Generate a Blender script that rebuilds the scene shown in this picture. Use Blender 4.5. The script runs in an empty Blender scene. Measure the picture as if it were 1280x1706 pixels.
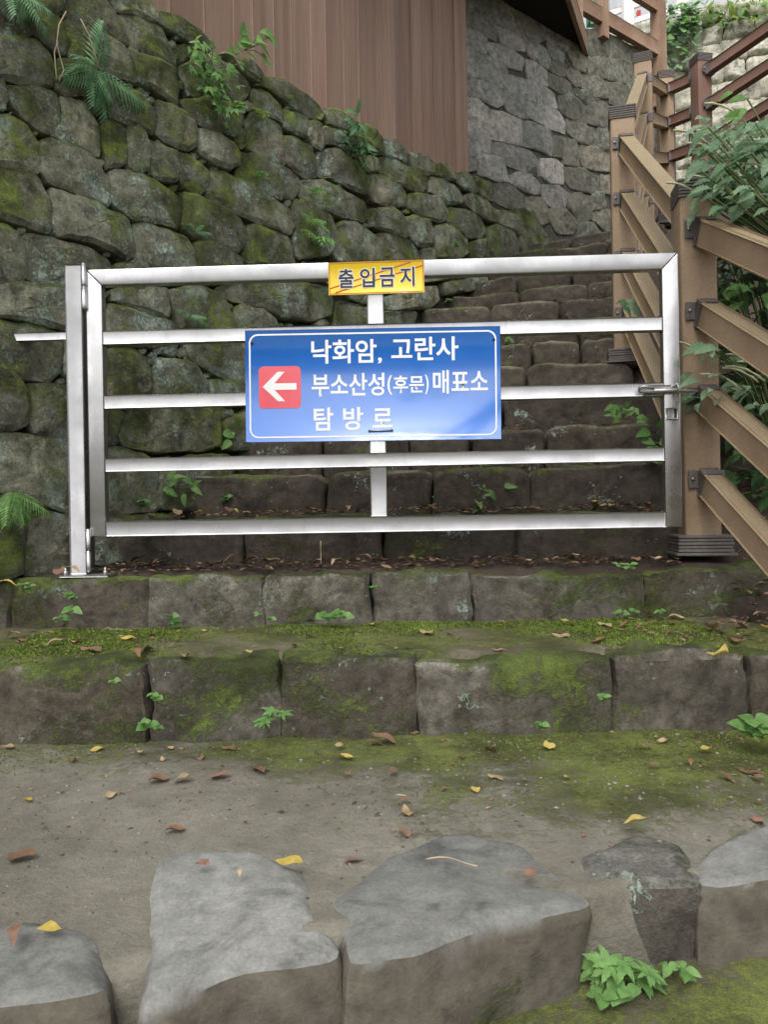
import bpy, bmesh, math, random
from mathutils import Vector, Matrix, noise
R = math.radians
rnd = random.Random(7)
scene = bpy.context.scene
COL = scene.collection

# ------------------------------------------------------------------ camera
EYE = Vector((0, 0, 1.45))
FPX, ROLL = 1280.0, R(1.0)
CR, SR = math.cos(ROLL), math.sin(ROLL)
cam = bpy.data.cameras.new('camera')
cam.sensor_fit = 'VERTICAL'; cam.sensor_height = 36.0
cam.lens = 36.0 * FPX / 1706.0
cam.clip_start = 0.05; cam.clip_end = 500
camo = bpy.data.objects.new('camera', cam); COL.objects.link(camo)
camo.matrix_world = Matrix(((CR, SR, 0, 0), (0, 0, -1, 0), (-SR, CR, 0, EYE.z), (0, 0, 0, 1)))
scene.camera = camo

# ------------------------------------------------------------------ sky, sun, exposure
world = bpy.data.worlds.new('World'); scene.world = world; world.use_nodes = True
wn = world.node_tree.nodes; wl = world.node_tree.links
bg = wn['Background']
sky = wn.new('ShaderNodeTexSky'); sky.sky_type = 'NISHITA'; sky.sun_disc = False
SUN_EL, SUN_AZ = R(54), R(196)
sky.sun_elevation = SUN_EL; sky.sun_rotation = SUN_AZ
sky.air_density = 1.0; sky.dust_density = 4.0; sky.ozone_density = 1.0
hs = wn.new('ShaderNodeHueSaturation'); hs.inputs['Saturation'].default_value = 0.08
wl.new(sky.outputs[0], hs.inputs['Color']); wl.new(hs.outputs[0], bg.inputs[0])
bg.inputs[1].default_value = 0.15
sun = bpy.data.lights.new('sun', 'SUN'); sun.energy = 1.3; sun.angle = R(30); sun.color = (1, .94, .85)
suno = bpy.data.objects.new('sun', sun); COL.objects.link(suno)
sd = Vector((math.sin(SUN_AZ) * math.cos(SUN_EL), math.cos(SUN_AZ) * math.cos(SUN_EL), math.sin(SUN_EL)))
suno.rotation_euler = sd.to_track_quat('Z', 'Y').to_euler(); suno.location = (-3, -5, 9)
vs = scene.view_settings
vs.view_transform = 'Standard'; vs.look = 'None'; vs.gamma = 1.0; vs.use_curve_mapping = False
vs.exposure = 0.92

# ------------------------------------------------------------------ geometry of the view, used to measure the place
def ray(px, py):
    a = (px - 640) / FPX; b = (853 - py) / FPX
    return Vector((a * CR + b * SR, 1.0, -a * SR + b * CR))
def at(px, py, d): return EYE + ray(px, py) * d
def onp(px, py, P, n):
    r = ray(px, py); return EYE + r * ((P - EYE).dot(n) / r.dot(n))
def onz(px, py, z):
    r = ray(px, py); return EYE + r * ((z - EYE.z) / r.z)
def Z(h): return EYE.z + h            # height above eye level
UP = Vector((0, 0, 1))

# ------------------------------------------------------------------ object helpers
def obj(name, me, mat=None, parent=None, kind=None, M=None):
    o = bpy.data.objects.new(name, me); COL.objects.link(o)
    if mat is not None and me is not None and not me.materials: me.materials.append(mat)
    if M is not None: o.matrix_basis = M
    if parent is not None:
        o.parent = parent; o.matrix_parent_inverse = WI[parent.name]
    else: WI[o.name] = Matrix.Identity(4) if M is None else M.inverted()
    if kind: o['kind'] = kind
    if parent is not None: WI[o.name] = (o.matrix_basis.inverted() if M is not None else Matrix.Identity(4))
    return o
WI = {}
def tag(o, label, cat, group=None):
    o['label'] = label; o['category'] = cat
    if group: o['group'] = group
    return o
def thing(name, label, cat, loc, group=None):
    o = bpy.data.objects.new(name, None); COL.objects.link(o); o.empty_display_size = .1
    o.location = loc; WI[o.name] = Matrix.Translation(-Vector(loc))
    return tag(o, label, cat, group)
def mesh(name, v, f, smooth=False):
    me = bpy.data.meshes.new(name); me.from_pydata([tuple(x) for x in v], [], f); me.update()
    if smooth: me.shade_smooth()
    return me
def frame(p, x, z):
    x = x.normalized(); y = z.cross(x).normalized(); z = x.cross(y)
    return Matrix(((x.x, y.x, z.x, p.x), (x.y, y.y, z.y, p.y), (x.z, y.z, z.z, p.z), (0, 0, 0, 1)))
def boxmesh(name, c, ax, ay, az, bev=0.004, seg=2):
    """box centred at c with half-axis vectors ax, ay, az, bevelled"""
    bm = bmesh.new(); bmesh.ops.create_cube(bm, size=2)
    for v in bm.verts: v.co = c + ax * v.co.x + ay * v.co.y + az * v.co.z
    if bev > 0: bmesh.ops.bevel(bm, geom=bm.edges[:], offset=bev, segments=seg, affect='EDGES', profile=.5)
    bmesh.ops.recalc_face_normals(bm, faces=bm.faces)
    me = bpy.data.meshes.new(name); bm.to_mesh(me); bm.free(); me.shade_smooth()
    return me
def autosm(me, ang=35):
    try: me.set_sharp_from_angle(angle=R(ang))
    except Exception: pass
    return me
def beam(name, p, q, w, h, bev=.004, up=UP):
    x = (q - p); L = x.length; x = x / L
    s = x.cross(up).normalized(); z = s.cross(x).normalized()
    return autosm(boxmesh(name, (p + q) / 2, x * (L / 2), s * (w / 2), z * (h / 2), bev))
def tube(name, pts, rad, n=6, cap=True):
    v = []; f = []; N = len(pts)
    for i, p in enumerate(pts):
        d = (pts[min(i + 1, N - 1)] - pts[max(i - 1, 0)]).normalized()
        s = d.cross(Vector((.3, .2, .93))).normalized(); t = s.cross(d)
        r = rad[i] if isinstance(rad, (list, tuple)) else rad
        for k in range(n):
            a = 2 * math.pi * k / n; v.append(p + (s * math.cos(a) + t * math.sin(a)) * r)
    for i in range(N - 1):
        for k in range(n):
            a, b = i * n + k, i * n + (k + 1) % n; f.append((a, b, b + n, a + n))
    if cap: f.append(tuple(range(n))[::-1]); f.append(tuple(range((N - 1) * n, N * n)))
    return mesh(name, v, f, True)
def join(name, meshes):
    v = []; f = []
    for m in meshes:
        b = len(v); v += [x.co.copy() for x in m.vertices]; f += [tuple(i + b for i in p.vertices) for p in m.polygons]
    me = mesh(name, v, f, True); autosm(me)
    return me
def fnoise(p, s, o=3):
    return noise.fractal(p * s, 1.0, 2.0, o)

# ------------------------------------------------------------------ materials
class NT:
    def __init__(s, name):
        s.m = bpy.data.materials.new(name); s.m.use_nodes = True
        s.t = s.m.node_tree; s.n = s.t.nodes; s.l = s.t.links
        s.b = s.n['Principled BSDF']; s.out = s.n['Material Output']
        s.b.inputs['Specular IOR Level'].default_value = .3
        s.b.inputs['Roughness'].default_value = .85
        g = s.n.new('ShaderNodeNewGeometry'); s.pos = g.outputs['Position']; s.nor = g.outputs['Normal']; s.isl = g.outputs['Random Per Island']
        s.tn = g.outputs['True Normal']
        s.rnd = s.n.new('ShaderNodeObjectInfo').outputs['Random']
    def put(s, sock, v):
        if isinstance(v, bpy.types.NodeSocket): s.l.new(v, sock)
        elif isinstance(v, (tuple, list)): sock.default_value = tuple(v) + ((1,) if len(v) == 3 and sock.type == 'RGBA' else ())
        else: sock.default_value = v
    def noise(s, scale, det=5, rough=.6, vec=None, dist=0):
        t = s.n.new('ShaderNodeTexNoise'); s.put(t.inputs['Vector'], vec or s.pos)
        t.inputs['Scale'].default_value = scale; t.inputs['Detail'].default_value = det
        t.inputs['Roughness'].default_value = rough; t.inputs['Distortion'].default_value = dist
        return t.outputs[0]
    def vor(s, scale, vec=None, out='Distance'):
        t = s.n.new('ShaderNodeTexVoronoi'); s.put(t.inputs['Vector'], vec or s.pos); t.inputs['Scale'].default_value = scale
        return t.outputs[out]
    def math(s, op, a, b=0.0, c=None, clamp=False):
        t = s.n.new('ShaderNodeMath'); t.operation = op; t.use_clamp = clamp
        s.put(t.inputs[0], a); s.put(t.inputs[1], b)
        if c is not None: s.put(t.inputs[2], c)
        return t.outputs[0]
    def mul(s, a, b): return s.math('MULTIPLY', a, b)
    def add(s, a, b): return s.math('ADD', a, b)
    def step(s, v, lo, hi):
        t = s.n.new('ShaderNodeMapRange'); t.interpolation_type = 'SMOOTHSTEP'
        s.put(t.inputs[0], v); t.inputs[1].default_value = lo; t.inputs[2].default_value = hi
        return t.outputs[0]
    def lin(s, v, lo, hi, a, b):
        t = s.n.new('ShaderNodeMapRange'); s.put(t.inputs[0], v)
        for i, x in enumerate((lo, hi, a, b)): t.inputs[i + 1].default_value = x
        return t.outputs[0]
    def mix(s, f, a, b, mode='MIX'):
        t = s.n.new('ShaderNodeMix'); t.data_type = 'RGBA'; t.blend_type = mode
        s.put(t.inputs[0], f); s.put(t.inputs[6], a); s.put(t.inputs[7], b)
        return t.outputs[2]
    def ramp(s, v, stops):
        t = s.n.new('ShaderNodeValToRGB'); s.put(t.inputs[0], v); e = t.color_ramp.elements
        while len(e) < len(stops): e.new(.5)
        for x, (p, c) in zip(e, stops): x.position = p; x.color = tuple(c) + (1,)
        return t.outputs[0]
    def scale(s, c, k):
        t = s.n.new('ShaderNodeVectorMath'); t.operation = 'SCALE'; s.put(t.inputs[0], c); s.put(t.inputs[3], k)
        return t.outputs[0]
    def stretch(s, x, y, z):
        t = s.n.new('ShaderNodeVectorMath'); t.operation = 'MULTIPLY'; s.put(t.inputs[0], s.pos); t.inputs[1].default_value = (x, y, z)
        return t.outputs[0]
    def sep(s, v):
        t = s.n.new('ShaderNodeSeparateXYZ'); s.put(t.inputs[0], v); return t.outputs
    def bump(s, h, dist, strength=1.0):
        t = s.n.new('ShaderNodeBump'); s.put(t.inputs['Height'], h); t.inputs['Distance'].default_value = dist
        t.inputs['Strength'].default_value = strength; s.l.new(t.outputs[0], s.b.inputs['Normal'])
    def color(s, c): s.put(s.b.inputs['Base Color'], c)
    def rough(s, v): s.put(s.b.inputs['Roughness'], v)

def stone_mat(name, ca, cb, moss=0.0, lichen=0.0, mz=.9, mn=3.2, moss_a=(.045, .055, .016), moss_b=(.15, .20, .04), dirt=0.0, dirtc=(.05, .038, .028), fine=1.0, con=1.0):
    t = NT(name)
    n1 = t.noise(2.6, 4, .6); n2 = t.noise(22, 6, .7); n3 = t.noise(150, 3, .7); n4 = t.noise(7, 4, .65, dist=.6)
    c = t.mix(t.step(n1, .35, .66), ca, cb)
    c = t.mix(t.step(n4, .52, .7), c, tuple(x * .62 for x in ca))
    c = t.scale(c, t.lin(n2, .3, .7, 1 - .5 * con, 1 + .5 * con)); c = t.scale(c, t.lin(n3, .3, .7, 1 - .36 * con, 1 + .36 * con))
    c = t.mix(t.mul(t.step(t.noise(38, 4, .75, dist=.8), .56, .66), .5 * con), c, t.scale(c, .38))
    c = t.scale(c, t.lin(t.rnd, 0, 1, .78, 1.22))
    c = t.mix(t.mul(t.step(t.rnd, .7, 1.0), .14), c, t.mix(1.0, c, (1.25, .95, .75), 'MULTIPLY'))
    nz = t.sep(t.nor)[2]
    if dirt > 0:
        dm = t.mul(t.step(t.add(t.mul(t.math('ABSOLUTE', nz), -1.6), t.add(t.mul(n4, 1.6), t.mul(n2, .5))), -.1, .75), dirt)
        c = t.mix(dm, c, t.scale(dirtc, t.lin(n2, .3, .7, .55, 1.5)))
    h = t.add(t.mul(n2, .7), t.mul(n3, .25))
    if lichen > 0:
        l1 = t.noise(5.5, 2, .5, dist=.4); l2 = t.noise(46, 5, .68, dist=1.2)
        lm = t.mul(t.step(t.add(t.mul(l1, 1.1), t.mul(l2, .9)), 1.26 - lichen * .22, 1.30 - lichen * .22), .8)
        spots = t.mul(t.step(t.vor(30), .2, .12), t.step(t.noise(9, 3), .54, .62))
        lm = t.math('MAXIMUM', lm, t.mul(spots, .6))
        lc = t.mix(t.step(t.noise(60, 3), .4, .65), (.16, .20, .165), (.34, .41, .35))
        c = t.mix(lm, c, lc); h = t.add(h, t.mul(lm, .35))
    if moss > 0:
        m1 = t.noise(3.3, 5, .62, dist=.5); m2 = t.noise(60, 5, .75)
        mv = t.add(t.mul(nz, mz), t.add(t.mul(t.add(m1, -.5), mn), t.mul(t.add(m2, -.5), 1.5)))
        mm = t.mul(t.step(mv, 1.0 - moss, 1.6 - moss), t.lin(m2, .25, .5, .55, 1.0))
        mc = t.mix(t.step(t.add(t.mul(t.noise(6, 4), .65), t.mul(m2, .4)), .44, .68), moss_a, moss_b)
        mc = t.scale(mc, t.lin(t.noise(260, 3, .8), .3, .7, .45, 1.55))
        c = t.mix(mm, c, mc); h = t.add(h, t.mul(t.mul(mm, t.noise(210, 3, .8)), 1.2))
    t.color(c); t.rough(.88); t.bump(h, .012 * fine, .85)
    return t.m

M_WALL = stone_mat('wall_stone', (.122, .126, .09), (.198, .198, .148), moss=1.0, lichen=.86, mz=.85, mn=3.6, moss_b=(.19, .24, .045))
M_WALL2 = stone_mat('wall_stone_mossy', (.115, .115, .088), (.175, .168, .13), moss=1.25, lichen=.84, mz=.8, mn=3.4, moss_b=(.18, .23, .045))
M_GREY = stone_mat('grey_wall_stone', (.225, .228, .22), (.32, .31, .285), moss=0.0, lichen=.3)
M_GREYM = stone_mat('grey_wall_stone_mossy', (.125, .125, .10), (.165, .16, .13), moss=.45, lichen=.25, mz=.3, moss_b=(.07, .085, .03))
M_STEP = stone_mat('step_stone', (.12, .11, .09), (.225, .215, .18), moss=.82, lichen=.15, mz=.85, mn=3.6, dirt=.58, dirtc=(.046, .038, .028))
M_STEPM = stone_mat('step_stone_mossy', (.085, .08, .062), (.15, .14, .115), moss=1.0, lichen=.2, mz=.8, mn=3.0, dirt=.6)
M_STAIR = stone_mat('stair_stone', (.085, .074, .06), (.14, .125, .10), moss=.6, lichen=.12, mz=.9, dirt=.75, dirtc=(.036, .029, .022))
M_FRONT = stone_mat('front_step_stone', (.168, .17, .162), (.205, .206, .196), moss=.55, lichen=.0, mz=-.5, dirt=.85, dirtc=(.088, .074, .056), fine=.5, con=.45)
M_FRONTM = stone_mat('front_step_stone_mossy', (.10, .098, .085), (.16, .155, .14), moss=.62, lichen=.08, mz=.25, mn=3.2, dirt=.6)
M_SUNNY = stone_mat('upper_wall_stone_skylit', (.30, .29, .24), (.44, .42, .35), moss=.75, lichen=.45, mz=.5, moss_a=(.08, .085, .03), moss_b=(.24, .26, .06))  # brightness of the open sky is put into this raised stone colour

def earth_mat(name, ca, cb, moss, mbias=None):
    t = NT(name)
    n1 = t.noise(2.2, 6, .6); n2 = t.noise(18, 8, .72); n3 = t.noise(130, 4, .75)
    c = t.mix(t.step(n1, .36, .64), ca, cb)
    c = t.scale(c, t.lin(n2, .25, .75, .72, 1.28)); c = t.scale(c, t.lin(n3, .25, .75, .82, 1.18))
    peb = t.step(t.vor(85), .22, .12); pr = t.step(t.noise(14, 3), .5, .62)
    c = t.mix(t.mul(t.mul(peb, pr), .5), c, (.26, .24, .21))
    m1 = t.noise(2.7, 6, .66, dist=.4); m2 = t.noise(48, 6, .75)
    mv = t.add(t.mul(t.add(m1, -.5), 3.0), t.add(t.mul(t.add(m2, -.5), 1.7), moss))
    if mbias: mv = t.add(mv, mbias(t))
    mm = t.step(mv, .1, .75)
    mc = t.mix(t.step(t.add(t.mul(t.noise(5, 4), .6), t.mul(m2, .45)), .42, .66), (.075, .082, .026), (.195, .23, .058))
    mc = t.scale(mc, t.lin(t.noise(300, 3, .8), .3, .7, .5, 1.5))
    c = t.mix(mm, c, mc)
    t.color(c); t.rough(.92)
    t.bump(t.add(t.add(t.mul(n2, .8), t.mul(n3, .35)), t.mul(t.mul(mm, t.noise(230, 3, .8)), .9)), .014, .9)
    return t.m
M_SOIL = earth_mat('dark_soil', (.045, .033, .026), (.075, .055, .042), -.45)
M_EARTHB = earth_mat('mossy_earth', (.115, .095, .07), (.165, .142, .108), .55)
def _biasC(t):
    y = t.sep(t.pos)[1]; x = t.sep(t.pos)[0]
    return t.add(t.lin(y, 1.45, 2.15, -.6, .95), t.lin(x, -.6, 1.1, -.55, .75))
M_EARTHC = earth_mat('trodden_earth', (.15, .14, .112), (.205, .193, .16), .05, _biasC)
M_EARTHD = earth_mat('lower_earth', (.12, .105, .08), (.18, .16, .125), .55)

def wood_mat(name, c0, c1, algae=.0):
    t = NT(name)
    n1 = t.noise(4, 5, .6); n2 = t.noise(90, 4, .7); n3 = t.noise(420, 2, .6)
    c = t.mix(t.step(n1, .3, .7), c0, c1)
    c = t.scale(c, t.lin(n2, .3, .7, .88, 1.12)); c = t.scale(c, t.lin(n3, .3, .7, .86, 1.14))
    nz = t.sep(t.nor)[2]
    if algae:
        am = t.mul(t.step(t.add(nz, t.mul(t.add(n1, -.5), 1.6)), .35, .9), algae)
        c = t.mix(am, c, t.scale((.235, .205, .115), t.lin(n2, .3, .7, .75, 1.25)))
    st = t.step(t.noise(9, 6, .7, vec=t.stretch(1, 1, .25)), .55, .75)
    c = t.mix(t.mul(st, .35), c, tuple(x * .55 for x in c0))
    t.color(c); t.rough(.62); t.bump(t.add(t.mul(n2, .5), t.mul(n3, .5)), .0015, .7)
    return t.m
M_WOOD = wood_mat('brown_composite', (.262, .182, .118), (.318, .23, .155), .5)
M_WOODDK = wood_mat('dark_brown_composite', (.13, .072, .055), (.17, .098, .075), .3)
M_OLDW = wood_mat('old_brown_timber', (.19, .115, .075), (.27, .18, .125), .2)
def clad_mat():
    t = NT('timber_cladding')
    v = t.stretch(14, 14, .6)
    n1 = t.noise(1.0, 6, .65, vec=v); n2 = t.noise(3.0, 6, .7, vec=t.stretch(30, 30, 1.0)); n3 = t.noise(60, 4, .6)
    c = t.mix(t.step(n1, .3, .7), (.205, .122, .09), (.275, .182, .14))
    c = t.scale(c, t.lin(n2, .3, .7, .86, 1.14)); c = t.scale(c, t.lin(t.rnd, 0, 1, .82, 1.16))
    c = t.mix(t.mul(t.step(n3, .52, .72), .3), c, (.2, .135, .115))
    c = t.mix(t.mul(t.step(t.vor(13), .028, .016), .6), c, (.45, .4, .36))
    t.color(c); t.rough(.55); t.bump(n2, .002, .5)
    return t.m
M_CLAD = clad_mat()
def plain(name, col, rough=.6, metal=0.0, var=.12, scale=40):
    t = NT(name); n = t.noise(scale, 4, .6)
    t.color(t.scale(col, t.lin(n, .3, .7, 1 - var, 1 + var))); t.rough(rough); t.b.inputs['Metallic'].default_value = metal
    return t.m
def steel_mat():
    t = NT('stainless_steel')
    n1 = t.noise(6, 5, .6); n2 = t.noise(9, 3, .6, vec=t.stretch(.4, .4, 3)); sp = t.mul(t.step(t.vor(48), .10, .05), t.step(t.noise(6, 3), .48, .6))
    c = t.mix(t.step(n1, .3, .75), (.58, .57, .58), (.42, .415, .425))
    st = t.step(t.noise(4, 5, .7, vec=t.stretch(6, 6, .8)), .56, .72); c = t.mix(t.mul(st, .35), c, (.30, .27, .24))
    c = t.mix(t.mul(sp, .8), c, (.12, .09, .07))
    t.color(c); t.b.inputs['Metallic'].default_value = 1.0
    t.rough(t.add(t.lin(n1, .3, .7, .24, .40), t.mul(t.add(n2, -.5), .12)))
    t.bump(t.noise(3.2, 2), .004, .35)
    return t.m
M_STEEL = steel_mat()
M_GALV = plain('galvanised_steel', (.42, .41, .41), .45, .9, .15)
M_BRACKET = plain('grey_bracket', (.14, .125, .125), .5, .3, .1)
M_TRIM = plain('grey_brown_trim', (.135, .12, .115), .8, 0, .2, 70)
def sign_mat(name, col, spec=.6, rough=.2, coat=1.0):
    t = NT(name); n = t.noise(7, 5, .6); n2 = t.noise(60, 4)
    c = t.scale(col, t.lin(n, .3, .7, .93, 1.07))
    c = t.mix(t.mul(t.step(t.noise(9, 6, .7), .62, .75), .16), c, (.35, .36, .4))
    t.color(c)
    t.rough(t.add(rough, t.mul(t.add(n2, -.4), .12))); t.b.inputs['Specular IOR Level'].default_value = spec
    t.b.inputs['Coat Weight'].default_value = coat; t.b.inputs['Coat IOR'].default_value = 1.75; t.b.inputs['Coat Roughness'].default_value = .1
    t.bump(t.noise(9, 2), .002, .3)
    return t.m
M_BLUE = sign_mat('blue_sign_film', (.016, .16, .62))
M_WHITE = sign_mat('white_film', (.80, .80, .82), .4, .35)
M_RED = sign_mat('red_film', (.72, .025, .06))
M_YELLOW = sign_mat('yellow_film', (.86, .60, .03), .3, .4, .3)
M_INK = sign_mat('dark_ink', (.035, .035, .05), .2, .45, .1)
M_REDLINE = sign_mat('red_ink', (.50, .035, .03), .2, .4, .2)
M_BLACK = plain('dark_screw', (.05, .05, .055), .4, .8)
M_SHADEDECK = plain('shade_black_deck', (.012, .011, .011), .9)  # near-black colour holds the shade under the deck; screen backing shares it
def leaf_mat(name, ca, cb, trans=.35, rough=.45):
    t = NT(name)
    k = t.math('FRACT', t.add(t.rnd, t.mul(t.isl, .999)))
    c = t.mix(k, ca, cb); c = t.scale(c, t.lin(t.noise(60, 4, .6), .3, .7, .75, 1.25))
    t.color(c); t.rough(rough)
    tr = t.n.new('ShaderNodeBsdfTranslucent'); t.put(tr.inputs[0], t.scale(c, 1.15))
    mx = t.n.new('ShaderNodeMixShader'); mx.inputs[0].default_value = trans
    t.l.new(t.b.outputs[0], mx.inputs[1]); t.l.new(tr.outputs[0], mx.inputs[2]); t.l.new(mx.outputs[0], t.out.inputs[0])
    return t.m
M_LEAF = leaf_mat('green_leaf', (.12, .25, .07), (.22, .38, .13), .42, .65)
M_LEAFB = leaf_mat('blue_green_leaf', (.12, .22, .11), (.25, .36, .23), .38, .55)
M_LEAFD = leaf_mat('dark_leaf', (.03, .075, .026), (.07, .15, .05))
M_LEAFY = leaf_mat('yellow_green_leaf', (.16, .25, .03), (.24, .33, .06))
M_FERN = leaf_mat('fern_green', (.08, .19, .08), (.16, .29, .15))
M_STEM = plain('stem', (.10, .13, .05), .6)
M_DRY = plain('dry_stem', (.34, .27, .19), .8)
M_DYEL = leaf_mat('fallen_yellow', (.46, .34, .07), (.55, .43, .15), .2, .6)
M_DTAN = leaf_mat('fallen_tan', (.30, .21, .12), (.42, .31, .19), .15, .7)
M_DBRN = leaf_mat('fallen_brown', (.13, .075, .045), (.23, .13, .08), .1, .75)
M_DRED = leaf_mat('fallen_red_brown', (.15, .085, .06), (.22, .13, .09), .1, .75)
def litter_mat():
    t = NT('leaf_litter')
    c = t.ramp(t.isl, [(0, (.05, .032, .022)), (.35, (.11, .065, .04)), (.6, (.19, .11, .07)), (.85, (.26, .165, .10)), (1, (.40, .29, .17))])
    t.color(t.scale(c, t.lin(t.noise(90, 3), .3, .7, .7, 1.3))); t.rough(.85)
    return t.m
M_LITTER = litter_mat()
def mosst():
    t = NT('moss_tufts')
    c = t.mix(t.isl, (.07, .10, .018), (.19, .27, .04)); t.color(t.scale(c, t.lin(t.noise(4, 4), .3, .7, .6, 1.3))); t.rough(.9)
    return t.m
M_MOSS = mosst()

# ------------------------------------------------------------------ stones
def chaikin(p, it=2, k=.22):
    for _ in range(it):
        q = []
        for i in range(len(p)):
            a, b = p[i], p[(i + 1) % len(p)]
            q += [a.lerp(b, k), a.lerp(b, 1 - k)]
        p = q
    return p
def resample(p, N):
    L = [0]
    for i in range(len(p)): L.append(L[-1] + (p[(i + 1) % len(p)] - p[i]).length)
    out = []; j = 0
    for k in range(N):
        s = L[-1] * k / N
        while L[j + 1] < s: j += 1
        f = (s - L[j]) / max(1e-9, L[j + 1] - L[j]); out.append(p[j].lerp(p[(j + 1) % len(p)], f))
    return out
def stone_mesh(pts, n, depth=.12, rd=.025, bulge=.02, amp=.010, fr=6.0, N=32, rings=(.86, .7, .54, .38, .2), side=2, grow=0.0, smooth_it=2, k=.13, seed=0.0, facet=.16, wob=.012, npl=4, sharp=0):
    """irregular hewn stone: outline pts in the plane with outward normal n, faceted front, rough sides"""
    c0 = sum(pts, Vector()) / len(pts)
    u = n.orthogonal().normalized(); w = n.cross(u)
    p2 = [Vector(((p - c0).dot(u), (p - c0).dot(w))) for p in pts]
    area = sum(p2[i].x * p2[(i + 1) % len(p2)].y - p2[(i + 1) % len(p2)].x * p2[i].y for i in range(len(p2)))
    if area < 0: p2.reverse()
    p2 = resample(chaikin(p2, smooth_it, k), N)
    c2 = sum(p2, Vector((0, 0))) / N
    rr = random.Random(int(seed * 977) + 5)
    R0 = sum((q - c2).length for q in p2) / N
    pl = [(Vector((math.cos(a), math.sin(a))) * facet * rr.uniform(.3, 1.3), bulge * rr.uniform(.7, 1.5)) for a in (rr.uniform(0, 1.2) + 6.28 / npl * t for t in range(npl))]
    if npl > 4: pl.append((Vector((rr.uniform(-1, 1), rr.uniform(-1, 1))) * facet * .3, bulge * .75))
    def face(q): return max(-.03, min(b - g_.dot(q - c2) for g_, b in pl))
    off = Vector((seed, seed * 1.7, -seed))
    V = []; F = []
    prof = [(0, -depth)] + [(0, -depth + (depth - rd * 1.1) * (i + 1) / side) for i in range(side)] + [(.25 * rd, -.35 * rd), (rd, None)]
    rows = []
    for ins, h in prof:
        row = []
        for q in p2:
            L = max(.02, (q - c2).length)
            qq = c2 + (q - c2) * (1 + grow / L) * (1 - min(.45, ins / max(.04, L)))
            row.append((qq, face(qq) * .55 if h is None else (h + (face(qq) * .4 if h > -rd else 0)), min(1, ins / rd)))
        rows.append(row)
    rmax = rows[-1]
    for f in rings:
        rows.append([(c2 + (q[0] - c2) * f, face(c2 + (q[0] - c2) * f), 1.0) for q in rmax])
    def disp(P, d, fz):
        e = fnoise(P + off, fr, 5) * amp + fnoise(P + off, fr * 3.1, 3) * amp * .4
        x = fnoise(P + off + Vector((9, 0, 0)), fr * .7, 3) * wob * (1 - .6 * fz)
        return d * e, x
    for row in rows:
        for q, h, fz in row:
            P = c0 + u * q.x + w * q.y + n * h
            rad = (u * (q.x - c2.x) + w * (q.y - c2.y)).normalized()
            a, x = disp(P, n * fz + rad * (1 - fz * .7), fz)
            V.append(P + a + rad * x)
    P = c0 + u * c2.x + w * c2.y + n * face(c2)
    V.append(P + disp(P, n, 1)[0])
    K = len(rows)
    for r in range(K - 1):
        for i in range(N):
            a, b = r * N + i, r * N + (i + 1) % N; F.append((a, b, b + N, a + N))
    last = len(V) - 1
    for i in range(N): F.append(((K - 1) * N + i, (K - 1) * N + (i + 1) % N, last))
    F.append(tuple(range(N))[::-1])
    me = mesh('stone', V, F, True)
    return autosm(me, sharp) if sharp else me

# ------------------------------------------------------------------ ground and terrain
def lerp_tab(tab, x):
    if x <= tab[0][0]: return tab[0][1]
    for (a, b), (c, d) in zip(tab, tab[1:]):
        if x <= c: return b + (d - b) * (x - a) / (c - a)
    return tab[-1][1]
def grid(name, fn, nu, nv, mat, kind='structure', parent=None):
    v = [fn(i / nu, j / nv) for j in range(nv + 1) for i in range(nu + 1)]
    f = [(j * (nu + 1) + i, j * (nu + 1) + i + 1, (j + 1) * (nu + 1) + i + 1, (j + 1) * (nu + 1) + i) for j in range(nv) for i in range(nu)]
    return obj(name, mesh(name, v, f, True), mat, parent, kind)
GT = [(-120, -30), (-60, -16), (-20, -6), (-6, -2.2), (-1.5, -1.62), (0, -1.45), (.35, -1.3), (.9, -.98), (1.15, -.83), (1.5, -.79), (1.75, -.80), (2.0, -1.0), (3, -.7), (5, .3), (7.5, 1.5), (12, 2.2), (60, 9)]
def ground_fn(u, v):
    s = u * 2 - 1; x = 70 * s * abs(s) ** 1.6
    t = v * 2 - 1; y = 1.2 + 90 * t * abs(t) ** 2.2
    p = Vector((x, y, 0)); z = lerp_tab(GT, y) + fnoise(p, 1.7, 4) * .018
    return Vector((x, y, Z(z)))
grid('ground', ground_fn, 150, 170, M_EARTHD)
def yfront(x): return 1.235 + .27 * x
def treadC(u, v):
    x = -1.9 + 3.3 * u; y0 = yfront(x); vv = max(0, (v - .06) / .94)
    y = y0 + (2.42 - y0) * vv
    z = -.664 + .012 * vv + .004 * math.sin(x * 2 + 1)
    p = Vector((x, y, 0)); z += fnoise(p, 3.2, 5) * .010 + fnoise(p + Vector((5, 0, 0)), 12, 3) * .004
    if v < .06: z -= .35 * (1 - v / .06); y -= .02 * (1 - v / .06)
    return Vector((x, y, Z(z)))
grid('earth_tread', treadC, 150, 70, M_EARTHC)
def treadB(u, v):
    x = -1.9 + 3.4 * u; y0 = 2.325 + .075 * fnoise(Vector((x, 0, 8)), 2.6, 4); y = y0 + (2.95 - y0) * v
    p = Vector((x, y, 3)); z = -.426 + .018 * v - .03 * max(0, 1 - v / .07) ** 2 + fnoise(p, 4, 5) * .010 + fnoise(p, 14, 3) * .004
    return Vector((x, y, Z(z)))
grid('earth_tread', treadB, 130, 40, M_EARTHB)
def treadA(u, v):
    x = -1.7 + 3.2 * u; y0 = 2.915 + .03 * fnoise(Vector((x, 2, 8)), 3.5, 4); y = y0 + (3.72 - .26 * u - y0) * v
    p = Vector((x, y, 6)); z = -.220 + .035 * v - .05 * max(0, 1 - v / .08) ** 2 + fnoise(p, 5, 5) * .012
    return Vector((x, y, Z(z)))
grid('earth_tread', treadA, 110, 36, M_SOIL)
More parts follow.
